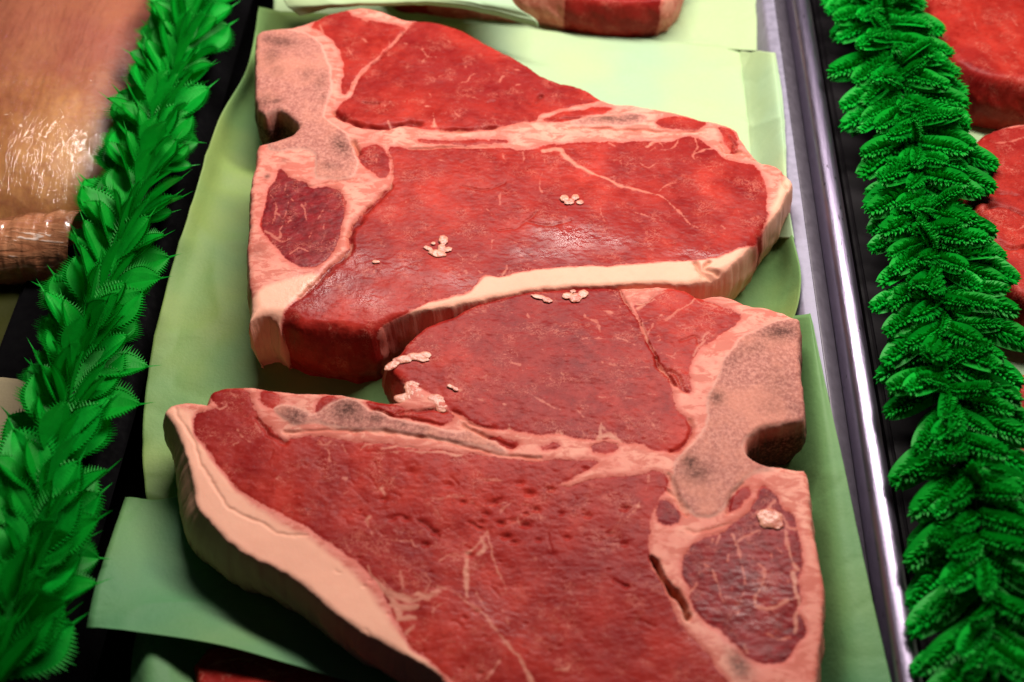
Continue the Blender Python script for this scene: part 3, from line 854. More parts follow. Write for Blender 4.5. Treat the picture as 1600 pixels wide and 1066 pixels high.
l2 = [
 (G((560,520),(620,560),(650,640),(670,710)), [3,5,2]), (G((740,430),(745,520),(770,600),(760,690)), [5,2]), (G((730,450),(780,400),(830,370),(870,330)), [5,4]),
 (G((780,490),(850,550),(850,600),(820,680),(830,720),(900,720),(960,690),(1010,680)), [3,5,7,5]), (G((950,380),(965,450),(985,520),(1010,560)), [5,7,8]), (G((880,470),(888,520)), [2]),
 (G((515,670),(550,620)), [6,3]), (G((755,690),(730,780)), [3,2]), (G((870,840),(920,875),(965,860)), [5,4]), (G((760,900),(780,930)), [5]), (G((700,560),(705,640)),[1.5]),
 (G((940,300),(960,360),(1010,380)), [5]), (G((985,570),(1000,640),(1020,720),(990,760)), [10,7]), (G((830,290),(840,350),(830,400)), [5,2]), (G((620,420),(600,460)),[4,1]), (G((700,480),(690,520)),[3]),
 (G((990,770),(990,830)),[8]), (G((900,240),(870,290)),[5]), (G((715,400),(740,460)),[7,3]), (G((660,400),(640,440)),[4]),
 (H((1160,225),(1110,290),(1050,335)), [3,7]), (H((1160,225),(1180,330),(1200,400),(1230,480),(1240,520)), [4,6,2]), (H((1130,255),(1140,300),(1110,330)), [6,12,8]), (H((1050,360),(1050,450),(1060,560)), [9,11,7]),
 (H((880,505),(960,510),(1060,580),(1150,660),(1230,740),(1300,830),(1360,930),(1420,1050)), [5,4,6,8,9]), (H((1220,860),(1190,900),(1150,960)), [6,4]), (H((920,375),(970,335),(1030,345)), [4,3]),
 (H((1230,620),(1260,690)), [3,4]), (H((1500,930),(1570,895)), [4,7]), (H((730,430),(740,500),(700,560)), [5,3]), (H((620,450),(680,520),(740,560)), [4,6]), (H((850,430),(870,480),(850,540)), [4]), (H((960,560),(890,610),(880,650)),[3]),
 (H((780,260),(810,300)),[4,3]), (H((800,540),(850,560),(900,520)), [10,7]), (H((560,400),(600,470),(680,560),(720,640)), [5,12,14]), (H((640,520),(760,560),(850,570)),[12,14,5]), (H((680,600),(800,600)),[14,12]), (H((720,660),(790,650)),[14,8]), (H((760,730),(790,690)),[8,5]),
 (H((680,260),(760,265),(800,290)), [2,3]), (H((850,75),(950,55),(1040,45)), [2,3]), (H((550,170),(560,200)),[5]), (H((575,230),(590,250)),[4]), (H((635,10),(650,40)),[6]), (H((930,790),(990,780),(1070,830)),[2]), (H((1110,530),(1140,620)),[5,2]),
 (H((1210,140),(1250,100),(1320,60)),[1.5,2.5]), (H((1300,150),(1310,180)),[5]), (H((1420,130),(1425,150)),[3]),
 (Ev((740,325),(820,320),(870,345),(900,380),(930,435)), [6,3,4]), (Ev((980,365),(1010,400),(1035,435)), [5,2]), (Ev((860,360),(900,365),(930,350)), [4]), (Ev((1060,400),(1100,360),(1200,350),(1300,360)), [3,5,8]), (Ev((1130,400),(1300,395),(1450,400),(1560,420)), [3,6,9]), (Ev((1180,380),(1320,370),(1500,385)), [5,10,8]),
 (Ev((480,290),(500,320),(540,350)), [5,4]), (Ev((450,360),(475,355)),[3]), (Ev((440,110),(460,130)),[3]), (Ev((360,170),(390,190),(420,170)),[7,5]), (Ev((340,150),(400,160)),[5,3]), (Ev((560,260),(580,290)),[2]),
 (Ev((990,520),(1010,525)), [6]), (Ev((1190,580),(1200,610)), [8,4]), (Ev((1230,560),(1270,500)), [2]), (Ev((1370,640),(1450,620),(1560,600)), [2,3]), (Ev((1100,740),(1115,720)), [7]),
 (Dv((355,280),(370,310),(420,335),(440,370)), [4,5,3]), (Dv((300,425),(380,410),(460,410)), [1.5,2.5,2]), (Dv((505,400),(550,410),(600,440)), [3,4,2]), (Dv((480,530),(560,540)), [2,3]), (Dv((590,560),(660,550),(730,560),(770,600),(800,660)), [1.5,2,4]),
 (Dv((90,675),(150,710),(200,735),(240,745)), [2,5,2]), (Dv((0,520),(40,530)), [5,3]), (Dv((310,740),(340,780)), [3]), (Dv((450,520),(455,527)),[5]), (Dv((245,575),(255,580)),[6]), (Dv((160,570),(190,580)),[3,4]), (Dv((190,600),(210,610)),[2]), (Dv((80,290),(90,300)),[4]),
 (Dv((430,900),(440,830),(460,810)), [14,7,2]), (Dv((430,880),(480,870),(530,920)),[10,12]), (Dv((225,880),(225,850)),[8,3]), (Dv((540,700),(600,700),(650,720)), [1.5,2,1]), (Dv((430,690),(480,695)),[2]), (Dv((585,825),(595,830)),[5]), (Dv((450,265),(490,275)),[4,6]), (Dv((590,350),(600,400)),[1.5]), (Dv((140,440),(160,460)),[2]), (Dv((700,820),(705,835)),[4]), (Dv((630,670),(700,690)),[1.5]), (Dv((505,780),(515,800)),[4,2]), (Dv((5,740),(70,775)),[1.5]),
 (Dv((890,210),(850,250),(760,310)), [6,5,3]), (Dv((640,330),(690,310),(740,290)), [3,4]), (Dv((670,380),(690,340),(700,330)), [2,3]), (Dv((820,340),(850,360),(900,350)), [4,2]), (Dv((930,420),(940,390),(970,370)), [7,3]), (Dv((700,490),(740,480),(800,510)), [2,1]), (Dv((560,200),(640,230),(700,190),(760,170)),[12,10,4]), (Dv((620,260),(700,210)),[8,5]), (Dv((780,500),(800,480)),[2]), (Dv((890,490),(960,400),(1010,390)),[5,4]), (Dv((1000,250),(940,240),(900,220)),[6,4]), (Dv((705,400),(720,395),(730,420),(710,425)),[1.5]),
 (Dv((530,170),(600,280),(640,370),(690,470),(720,530)),[6,3,5,2]), (Dv((640,330),(660,400),(700,470)),[5,7,2]),
 (Fv((70,40),(150,0),(250,-15)),[9,12,10]),
 (Fv((380,140),(430,160)), [8,6]), (Fv((780,175),(840,210),(900,240)), [2,5,3]), (Fv((1130,310),(1140,340)), [4,10]), (Fv((930,350),(940,370)), [4,10]), (Fv((670,320),(680,350)), [3,9]), (Fv((650,225),(660,230)), [6]), (Fv((1000,235),(1040,290)), [2,4]), (Fv((1200,360),(1215,410)), [2,8]), (Fv((790,170),(760,160)),[2]),
 (Fv((980,600),(1040,560),(1100,540)), [5,4]), (Fv((1340,650),(1360,570)), [2,4]), (Fv((1300,730),(1310,700)), [8,4]), (Fv((1260,780),(1290,750)),[3]), (Fv((540,590),(640,600)), [2,5]), (Fv((500,640),(510,600),(560,590)), [2,3]), (Fv((280,680),(430,680)), [2]), (Fv((580,720),(680,700),(740,680)), [3,2]), (Fv((50,640),(80,670)), [8,4]), (Fv((110,590),(150,560)), [4,1]), (Fv((340,990),(380,960),(430,980)),[4,3]),
]
rr = np.random.default_rng(5)
pit2 = [(580+a/3.136, 560+b/3.136, s*.8, dp*.0005) for a, b, s, dp in [(635,805,5,2.2),(755,815,6.5,2.4),(660,870,6,2.2),(775,660,6,2.2),(600,705,7,1.8),(810,740,5,1.8),(310,850,5,2),(450,705,4,1.8),(265,910,5,1.8),(170,785,5,1.5),(1060,770,6,1.6),(1245,735,6,1.6),(100,785,5,1.3),(690,790,5,1.3),(560,760,5,1.3),(880,640,5,1.5),(1050,540,4,1.3),(540,800,5,1.2),(700,900,5,1.5),(480,960,5,1.3),(730,610,5,1.4),(880,960,7,1.3),(960,880,5,1.3),(380,620,7,1.2),(200,560,7,1.1),(1170,860,5,1.3),(1240,910,6,1.2),(60,690,5,1.2),(820,890,4,1.4),(930,760,4,1.4),(760,760,3,1.6)]]
for _ in range(45):
    px, py = rr.uniform(560, 1000), rr.uniform(735, 1060)
    pit2.append((px, py, rr.uniform(1.4, 2.6), rr.uniform(.0002, .0006)))
g2 = [
 (Ev((700,298),(950,290),(1150,300),(1400,332),(1568,358)), 2.2, .0010), (Fv((0,355),(300,395),(560,458),(700,482),(820,490)), 2.2, .0010),
 (Fv((450,325),(560,380),(640,410),(700,430)), 3.5, .0014), (Ev((560,230),(620,300),(700,350)), 3, .0009),
 (Dv((520,160),(560,220),(640,350),(700,500),(800,645)), 1.6, .0008), (Dv((700,505),(720,545),(765,590),(800,640)), 2.6, .0016), (Dv((870,800),(880,860),(850,920),(780,955)), 3.5, .0010),
 (G((345,500),(375,545),(392,592),(425,640),(455,668),(490,710),(512,765)), 3.4, .0070), (G((420,190),(460,230),(500,310)), 3, .0012), (G((500,380),(560,390),(700,350)), 2, .0005),
 (G((180,600),(205,618),(240,625)), 2.2, .0010), (G((690,300),(710,220),(760,160)), 2.5, .0008),
 (Ev((165,185),(200,250),(262,340),(280,430),(360,560),(440,670),(560,730),(700,795),(820,815)), 1.8, .0006), (Ev((168,180),(205,255)), 1.6, .0004),
 (Fv((100,780),(150,778),(190,790)), 1.8, .0006), (Fv((870,860),(885,950),(890,990)), 1.4, .0006), (Fv((390,590),(430,620)),1.6,.0005), (Fv((560,712),(600,695),(640,690)),2,.0008), (Fv((240,790),(330,870)),2.5,.0009), (Fv((470,800),(540,830)),2.5,.0008),
 (Dv((830,420),(900,400),(920,440)), 2.0, .0005), (Dv((740,560),(810,590),(850,670)), 4, .0008), (Fv((400,260),(500,320),(600,340)), 3, .001),
 (Fv((1450,560),(1500,680),(1540,740)), 3, .001), (Ev((1250,205),(1400,190),(1500,195)), 2.5, .001), (Ev((1130,190),(1300,230),(1480,262)), 2.5, .0014),
]
for _ in range(46):   # small gaping cracks between the bundles of muscle
    px, py = rr.uniform(520, 1010), rr.uniform(730, 1060)
    if rr.random() < .25: px, py = rr.uniform(400, 600), rr.uniform(700, 850)
    a = rr.normal(.1, .5)
    L = rr.uniform(8, 26)
    c_ = rr.normal(0, .5)
    g2.append(([(px, py), (px+L*.5*math.cos(a), py+L*.5*math.sin(a)), (px+L*.5*math.cos(a)+L*.5*math.cos(a+c_), py+L*.5*math.sin(a)+L*.5*math.sin(a+c_))], rr.uniform(.8, 1.5), rr.uniform(.0002, .0004)))
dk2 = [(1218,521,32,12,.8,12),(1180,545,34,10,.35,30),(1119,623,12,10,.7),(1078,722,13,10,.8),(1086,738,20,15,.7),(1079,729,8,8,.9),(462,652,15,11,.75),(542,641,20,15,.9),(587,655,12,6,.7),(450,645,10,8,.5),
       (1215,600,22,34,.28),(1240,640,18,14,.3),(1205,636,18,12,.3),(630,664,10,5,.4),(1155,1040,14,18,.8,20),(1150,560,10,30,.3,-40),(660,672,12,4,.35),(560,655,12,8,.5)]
def flare2(x, y):
    c = P(298, 760, HTOP)
    c2 = P(262, 655, HTOP)
    return .0085*np.exp(-((x-c[0])**2+(y-c[1])**2)/.028**2)+.001
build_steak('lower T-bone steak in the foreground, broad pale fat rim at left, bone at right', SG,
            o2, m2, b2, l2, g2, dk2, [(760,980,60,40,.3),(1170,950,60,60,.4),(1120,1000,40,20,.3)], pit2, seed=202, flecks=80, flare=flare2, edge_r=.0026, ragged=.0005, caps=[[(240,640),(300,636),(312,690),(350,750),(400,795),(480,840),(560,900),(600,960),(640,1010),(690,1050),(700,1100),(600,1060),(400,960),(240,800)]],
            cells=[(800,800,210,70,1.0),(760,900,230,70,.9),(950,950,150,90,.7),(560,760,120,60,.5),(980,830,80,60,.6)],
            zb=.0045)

# ---- far steak at the top edge
build_steak('far raw steak cut off by the top edge, its right end edged in fat', SG,
            [(600,-40),(660,-30),(740,-24),(830,-18),(890,-6),(950,4),(1025,6),(1060,-6),(1074,-50),(1060,-120),(900,-170),(640,-160),(560,-90)],
            [([(895,20),(880,-25),(860,-60),(880,-140),(1030,-130),(1035,-40),(1030,20),(960,25)], 0), ([(600,0),(640,-30),(720,-30),(760,-60),(700,-120),(600,-110)], .1)],
            [], [([(930,-40),(960,-20),(1000,0)], [4,2])], h=.026, zb=.003, step=.0008, seed=303, flecks=30, cells=[(960,0,80,60,.4)])

# ---- steak below the thrust out corner
build_steak('dark reddish steak glimpsed in the shade under the thrust out green paper corner', SG,
            [(300,1010),(400,1005),(500,1030),(560,1090),(560,1160),(400,1180),(310,1120)],
            [([(300,1010),(400,1000),(520,1020),(570,1090),(560,1170),(400,1190),(300,1130)], .15)],
            [], [([(330,1040),(380,1030),(430,1050)], 5), ([(400,1060),(460,1050)], 4), ([(350,1060),(370,1090)],4)], h=.010, zb=-.006, step=.0007, seed=404, flecks=60, name='raw_steak')

# ------------------------------------------------------------------ scraps of fat on the meat
TEX = bpy.data.textures.new('ragged', 'CLOUDS')
TEX.noise_scale = .0014
TEX.noise_depth = 2
def scrap(lobes, label, z0=HTOP, name='fat_scrap'):
    """small lump: metaball-like union of lobes [(px,py,r_px,zoff)] meshed as a bumpy heightfield blob"""
    c = P(lobes[0][0], lobes[0][1], z0)
    import bmesh
    bm = bmesh.new()
    for i, (px, py, rx, ry, ang) in enumerate(lobes):
        p = P(px, py, z0)
        r = bmesh.ops.create_icosphere(bm, subdivisions=4, radius=1)
        sz = min(rx, ry)*.24
        for v in r['verts']:
            q = v.co.copy()
            k = 1+.10*math.sin(4*q.x+i)*math.cos(5*q.y+2*i)+.04*math.sin(11*q.z+7*q.x+i)
            q *= k
            x_, y_ = q.x*rx*1.15/4000, q.y*ry*1.4/4000
            a = math.radians(ang)
            v.co = Vector((p[0]-c[0]+x_*math.cos(a)-y_*math.sin(a), p[1]-c[1]+x_*math.sin(a)+y_*math.cos(a), q.z*sz/4000+sz*.35/4000+.0003))
    me = bpy.data.meshes.new(name)
    bm.to_mesh(me)
    bm.free()
    for p_ in me.polygons: p_.use_smooth = True
    me.materials.append(M_SCRAP)
    o = bpy.data.objects.new(name, me)
    C.objects.link(o)
    o.location = (c[0], c[1], z0)
    rm = o.modifiers.new('merge', 'REMESH')
    rm.mode = 'VOXEL'
    rm.voxel_size = .00022
    rm.use_smooth_shade = True
    sm = o.modifiers.new('soften', 'SMOOTH')
    sm.iterations = 2
    dp = o.modifiers.new('ragged', 'DISPLACE')
    dp.texture = TEX
    dp.strength = .0003
    dp.texture_coords = 'GLOBAL'
    return tag(o, label, 'fat scrap', 'scraps of fat lying on the steaks')
def scrap_mat():
    t = NT('pale_fat')
    n = t.noise(t.coord(), 350, 4, .6)
    c = t.mix(t.rng(n, .4, .7), (.56, .23, .15), (.44, .11, .07))
    b = t.bsdf(Base_Color=c, Roughness=.38, Normal=t.bump(n, .0004, .4), Subsurface_Weight=.15, Subsurface_Radius=(1, .4, .25), Subsurface_Scale=.002)
    return t.done(b.outputs[0])
M_SCRAP = scrap_mat()
scrap([(693,376,7,8,10),(700,391,7,4,20),(684,397,13,6,-10),(669,389,8,3.5,-30),(677,381,4,3,0),(690,388,6,5,0)], 'curled pinkish fat scrap near the middle of the upper steak')
scrap([(882,311,7,6,0),(892,316,6,5,20),(899,309,6,5,0),(906,317,6,4,0),(886,318,5,3,0)], 'crumbly cluster of pale fat bits right of centre on the upper steak')
scrap([(588,410,7,3,0)], 'tiny pink fat bead left of the curled scrap on the upper steak')
scrap([(843,465,12,3.5,-12),(855,470,8,4,-20),(832,462,5,2,0)], 'thin whitish sliver of fat at the back edge of the lower steak')
scrap([(887,463,8,5,20),(899,467,9,7,0),(911,460,8,6,20),(895,456,5,3,0)], 'whitish lump of fat beside the thin sliver on the lower steak')
scrap([(705,605,7,2.8,-25),(712,609,5,3,-30)], 'small pale fat grain lying on the tenderloin of the lower steak near its left')
scrap([(613,572,12,5,40),(630,563,14,5.5,8),(650,558,14,5.5,0),(664,556,9,5,0),(660,562,10,4,0)], 'tongue of pinkish fat at the left tip of the lower steak tenderloin')
scrap([(645,604,12,8,20),(634,624,16,7,0),(655,622,24,8,0),(680,627,14,9,-20),(690,637,9,7,-40),(660,634,20,5,0),(648,613,12,9,0)], 'ruffled flap of fat between rib bone and tenderloin of the lower steak', z0=HTOP-.001)
scrap([(1204,811,15,11,0),(1192,806,8,6,20),(1214,820,8,6,0),(1196,818,8,6,0)], 'rounded cream fat nodule on the dark muscle right of the lower steak bone')

# ------------------------------------------------------------------ garlands
def frond_mesh(name, L, W, n, needle, seed, plate=True):
    """leaf with a rib, a thin blade and a comb of teeth on both sides; root at origin, grows along +Y, face up +Z"""
    r = random.Random(seed)
    V, F = [], []
    def tooth(b0, b1, tip, th):
        i = len(V)
        mid = [(b0[k]+b1[k])/2 for k in range(3)]
        V.extend([b0, b1, (mid[0], mid[1], mid[2]+th), (mid[0], mid[1], mid[2]-th*.4), tip])
        F.extend([(i, i+2, i+4, i+4), (i+2, i+1, i+4, i+4), (i+1, i+3, i+4, i+4), (i+3, i, i+4, i+4)])
    def wprof(t): return W*(math.sin(math.pi*min(1, (t*.92+.10)))**.6)*(.55+.45*math.sin(math.pi*t))
    def zc(t, s): return -.10*L*t*t + .18*abs(s)
    N = n
    if plate:
        rows = []
        for i in range(N+1):
            t = i/N
            w_ = wprof(t)*.72
            row = []
            for s in (-1, -.5, 0, .5, 1):
                x_ = s*w_
                z_ = zc(t, x_)-(.0006 if s == 0 else 0)
                row.append((x_, t*L+abs(x_)*.35, z_))
            i0 = len(V)
            V.extend(row)
            rows.append(i0)
        for a, b in zip(rows[:-1], rows[1:]):
            for k in range(4): F.append((a+k, a+k+1, b+k+1, b+k))
    for i in range(N):
        t = (i+.5)/N
        for s in (-1, 1):
            w0 = wprof(t)
            base = w0*(.66 if plate else .02)
            for lay in range(needle):
                lift = (lay-(needle-1)/2)*.35+.1
                ln = w0*r.uniform(.84, 1.0)*(1-.2*abs(lift))
                y0_ = t*L+base*.35
                dy = L/N*.42
                a = math.radians(22+30*t+r.uniform(-5, 5))
                tip = (s*(base+(ln-base)*math.cos(a)*1.1), y0_+(ln-base)*math.sin(a)+.0003, zc(t, base)+lift*ln)
                tooth((s*base*.9, y0_-dy, zc(t, base)), (s*base*.9, y0_+dy, zc(t, base)), tip, .0004)
    for k in range(1):
        a = 0
        tooth((-.0006, L*.97, zc(1, 0)), (.0006, L*.97, zc(1, 0)), (math.sin(a)*W*.45, L*.97+W*.5*math.cos(a), zc(1, 0)-.0006+.001*(k % 2)), .0003)
    me = bpy.data.meshes.new(name)
    F2 = [f if f[2] != f[3] else f[:3] for f in F]
    me.from_pydata(V, [], F2)
    for p in me.polygons: p.use_smooth = False
    me.materials.append(M_LEAF)
    return me

def twig_mesh(name, L, W, n, seed):
    """spruce-like sprig: a rib with rows of blunt needles on both sides and on top, round ended"""
    r = random.Random(seed)
    V, F = [], []
    def needle(b, d, ln, th):
        d = Vector(d).normalized()
        u = d.cross(Vector((0, 0, 1))).normalized()
        v = d.cross(u)
        b = Vector(b)
        i = len(V)
        for f, k in ((0, 1.15), (.75, .8)):
            for a in range(4):
                an = a*math.pi/2
                V.append(tuple(b+d*ln*f+(u*math.cos(an)+v*math.sin(an))*th*k))
        V.append(tuple(b+d*ln))
        for a in range(4):
            b_ = (a+1) % 4
            F.append((i+a, i+b_, i+4+b_, i+4+a))
            F.append((i+4+a, i+4+b_, i+8))
    def ax(t): return (0, t*L, -.16*L*t*t)
    def wp(t): return W*(.75+.5*t if t < .5 else 1.0*math.sqrt(max(.12, 1-((t-.5)/.62)**2)))
    for i in range(n+1):
        t = i/n
        for s in (-1, 1):
            for lift, k in ((-.15, 1.0), (.30, .95), (.85, .7)):
                a = math.radians(48+22*t+r.uniform(-6, 6))
                el = lift+r.uniform(-.12, .12)
                needle(ax(t), (s*math.cos(a)*math.cos(el), math.sin(a)*math.cos(el), math.sin(el)), wp(t)*k*r.uniform(.9, 1.1), .00062)
    for k in range(7):
        a = (k-3)*.3
        needle(ax(1), (math.sin(a), math.cos(a), .15*(k % 3)), W*.55, .0006)
    rows = []
    for i in range(n+1):
        t = i/n
        w_ = wp(t)*.66
        c = ax(t)
        i0 = len(V)
        rows.append(i0)
        for q in (-1, 0, 1): V.append((q*w_, c[1]+abs(q)*w_*.8, c[2]+(.0006 if q == 0 else 0)))
    for a, b in zip(rows[:-1], rows[1:]):
        for k in range(2): F.append((a+k, a+k+1, b+k+1, b+k))
    me = bpy.data.meshes.new(name)
    me.from_pydata(V, [], F)
    me.materials.append(M_LEAF)
    return me

def garland(label, pts, z, radius, lean, meshes, nside, layers, seed, stuff_n=60, scl=1.0):
    r = random.Random(seed)
    W = [Vector(P(a, b, z)) for a, b in pts]
    root = empty('plastic_garland', (W[0].x, W[0].y, z-.02), label, 'garland', 'green plastic parsley garlands between the trays')
    off = root.location.copy()
    seg = [0]
    for a, b in zip(W[:-1], W[1:]): seg.append(seg[-1]+(b-a).length)
    def at(s):
        for i in range(len(W)-1):
            if s <= seg[i+1] or i == len(W)-2:
                f = (s-seg[i])/(seg[i+1]-seg[i])
                return W[i].lerp(W[i+1], f), (W[i+1]-W[i]).normalized()
    # stem
    ring = []
    V, F = [], []
    ns = 60
    for i in range(ns+1):
        p, tg = at(seg[-1]*i/ns)
        sd = Vector((0, 0, 1)).cross(tg).normalized()
        for k in range(8):
            a = 2*math.pi*k/8
            V.append(tuple(p-off+sd*math.cos(a)*.0035+Vector((0, 0, 1))*(math.sin(a)*.0035-.004)))
    for i in range(ns):
        for k in range(8):
            F.append((i*8+k, i*8+(k+1) % 8, (i+1)*8+(k+1) % 8, (i+1)*8+k))
    mesh_np('stem', np.array(V), np.array(F), M_STEM, root)
    fronds = []
    cnt = 0
    def mat_for(s, side, elev, fwdlean, sc):
        p, tg = at(s)
        sd = Vector((0, 0, 1)).cross(tg).normalized()*side
        d = (sd*math.cos(elev)+Vector((0, 0, 1))*math.sin(elev)+tg*fwdlean).normalized()
        face = (Vector((0, 0, 1))*math.cos(elev)-sd*math.sin(elev))
        face = (face-d*face.dot(d)+tg*r.uniform(-.25, .25)).normalized()
        x = d.cross(face).normalized()
        face = x.cross(d).normalized()
        m = Matrix((x, d, face)).transposed().to_4x4()
        m = Matrix.Translation(p-off+d*.002)@m@Matrix.Rotation(r.uniform(-.6, .6), 4, 'Y')@Matrix.Scale(sc, 4)
        return m
    for li, (elev, fl, k_) in enumerate(layers):
        for i in range(nside):
            for side in (-1, 1):
                s = seg[-1]*(i+.5+.3*li+r.uniform(-.4, .4))/nside
                s = min(max(s, 0), seg[-1])
                m = mat_for(s, side, elev+r.uniform(-.22, .22), lean*fl*r.uniform(.7, 1.3), scl*k_*r.uniform(.85, 1.12))
                fronds.append(m)
    for i, m in enumerate(fronds[:100]):
        o = bpy.data.objects.new('frond', meshes[i % len(meshes)])
        C.objects.link(o)
        o.parent = root
        o.matrix_local = m
    # rest of the leaves as one mass
    rest = fronds[100:]
    for _ in range(stuff_n):
        s = r.uniform(0, seg[-1])
        rest.append(mat_for(s, r.choice((-1, 1)), r.uniform(-.6, 1.5), lean*r.uniform(.1, 1.7), scl*r.uniform(.65, 1.0)))
    V, F = [], []
    for m in rest:
        me = r.choice(meshes)
        i0 = len(V)
        V.extend([tuple(m@v.co) for v in me.vertices])
        for p in me.polygons: F.append(tuple(i0+q for q in p.vertices))
    me = bpy.data.meshes.new('leaf_mass')
    me.from_pydata(V, [], F)
    me.materials.append(M_LEAF)
    o = bpy.data.objects.new('leaf_mass', me)
    C.objects.link(o)
    o.parent = root
    o['kind'] = 'stuff'
    return root
fm_l = [frond_mesh('frond_blade', .026, .0132, 21, 1, s) for s in (1, 2, 3)]
fm_r = [twig_mesh('frond_sprig', .020, .0062, 15, s) for s in (4, 5, 6)]
garland('green plastic leaf garland at the left, broad toothed blades beside the film wrapped meat',
        [(336,-110),(308,0),(264,140),(216,300),(162,450),(122,580),(92,700),(58,850),(10,1000),(-30,1130)], .030, .02, -1, fm_l, 26,
        [(.25, 1.1, 1.0), (.8, 1.3, 1.0), (1.25, 1.2, .9)], 12, 120)
garland('green plastic leaf garland at the right, densely combed fronds beside the steel rim',
        [(1350,-110),(1368,0),(1425,200),(1452,350),(1472,500),(1480,600),(1506,720),(1540,900),(1550,1066),(1558,1150)], .034, .02, 1, fm_r, 26,
        [(.75, .9, 1.05), (.15, .8, 1.25), (1.2, 1.0, 1.0), (.45, .9, 1.15)], 18, 200, 1.12)

# ------------------------------------------------------------------ dividers under the garlands
XD = P(1300, 60, 0.0)[0]
dv = box('shelf_divider', XR+.017, XR+.062, Y0, Y1, -.044, .008, M_GREY, None, .002)
tag(dv, 'dark grey plastic divider bar under the right garland beside the steel rim', 'divider')
dv = box('shelf_divider', XL-.062, XL-.016, Y0, Y1, -.044, .004, M_BLACK, None, .002)
tag(dv, 'black plastic divider bar under the left garland', 'divider')

# ------------------------------------------------------------------ right hand tray with steaks
XRR = XR+.064
tr2 = empty('steel_tray', (XRR, 0, 0), 'second steel tray at the right edge holding more steaks, mostly hidden by the garland', 'tray')
box('tray_floor', 0, .34, Y0, Y1, -.008, -.006, M_STEEL, tr2)
sheet('paper_sheet', [
    [(1440,-150,.002),(1550,-150,.002),(1700,-150,.002),(1900,-150,.002)],
    [(1460,60,.002),(1560,60,.002),(1700,60,.002),(1900,60,.002)],
    [(1500,240,.002),(1600,240,.002),(1750,240,.002),(2000,240,.002)],
    [(1530,460,.002),(1620,460,.002),(1800,460,.002),(2050,460,.002)],
    [(1560,700,.001),(1660,700,.001),(1850,700,.001),(2100,700,.001)],
    [(1590,1150,.001),(1700,1150,.001),(1900,1150,.001),(2200,1150,.001)]],
    M_PAPER2, 'pale green paper sheet showing between the steaks at the right edge', 'paper', GP, wr=.0008, seed=61, n=70)
RG = 'raw steaks in the right hand tray'
build_steak('thick red steak in the upper right corner with a pale fat base', RG,
            [(1420,-60),(1455,20),(1480,90),(1530,118),(1600,130),(1700,150),(1850,120),(1880,-60),(1700,-160),(1500,-150)],
            [([(1400,-60),(1440,20),(1470,100),(1530,125),(1600,140),(1700,160),(1860,130),(1900,-60),(1700,-180),(1480,-170)], .0)],
            [], [([(1520,20),(1530,50),(1560,60)], [4,2]), ([(1560,10),(1590,40)], 3), ([(1500,-20),(1540,-10)],4), ([(1580,80),(1600,90)],4)], h=.034, zb=.003, step=.0008, seed=501, flecks=70, name='raw_steak', edge_r=.006, cells=[(1540,40,120,90,.6)])
build_steak('coarse grained red steak at the right edge below the corner steak', RG,
            [(1512,240),(1530,210),(1560,194),(1620,188),(1760,200),(1800,330),(1780,460),(1660,480),(1600,470),(1560,430),(1535,350),(1520,300)],
            [([(1508,240),(1528,213),(1560,200),(1620,196),(1770,205),(1810,330),(1790,470),(1660,490),(1600,480),(1550,440),(1525,350),(1512,300)], .05)],
            [], [([(1530,215),(1560,225),(1600,215)], [3,5]), ([(1540,340),(1580,360),(1610,350)], 3), ([(1560,260),(1600,270)],2)],
            [([(1530,330),(1560,320),(1600,335)], 4, .0015), ([(1550,370),(1580,390),(1610,385)], 4, .0015), ([(1545,300),(1590,305)], 3, .001)],
            h=.032, zb=.003, step=.0008, seed=502, flecks=50, name='raw_steak', cells=[(1570,340,120,130,.8)], edge_r=.005)
build_steak('small glimpse of red steak behind the right garland at mid height', RG,
            [(1545,600),(1580,584),(1640,575),(1740,600),(1760,700),(1640,760),(1570,740)],
            [([(1540,600),(1580,580),(1640,572),(1750,600),(1770,700),(1640,770),(1560,745)], .05)],
            [], [([(1580,600),(1600,610)], 3)], h=.032, zb=.003, step=.0008, seed=503, flecks=20, name='raw_steak', cells=[(1590,640,80,60,.5)])

# ------------------------------------------------------------------ film wrapped meat at the left
def film_mat():
    t = NT('cling_film')
    co = t.coord()
    st = t.noise(t.mapping(co, scale=(6, .9, 2)), 60, 3, .55, .8)
    st2 = t.noise(t.mapping(co, scale=(1, 1, 1)), 60, 3, .6)
    nor = t.bump(t.math('ADD', st, t.math('MULTIPLY', st2, .5)), .0022, .7)
    gl = t.n('ShaderNodeBsdfGlossy')
    t.put(gl.inputs['Color'], (1, 1, 1))
    gl.inputs['Roughness'].default_value = .045
    t.put(gl.inputs['Normal'], nor)
    tp = t.n('ShaderNodeBsdfTransparent')
    t.put(tp.inputs['Color'], (.96, .95, .92))
    fr = t.n('ShaderNodeFresnel')
    fr.inputs['IOR'].default_value = 1.5
    t.put(fr.inputs['Normal'], nor)
    mx = t.n('ShaderNodeMixShader')
    t.t.links.new(t.math('MULTIPLY', fr.outputs[0], .5, None, True), mx.inputs[0])
    t.t.links.new(tp.outputs[0], mx.inputs[1])
    t.t.links.new(gl.outputs[0], mx.inputs[2])
    return t.done(mx.outputs[0])
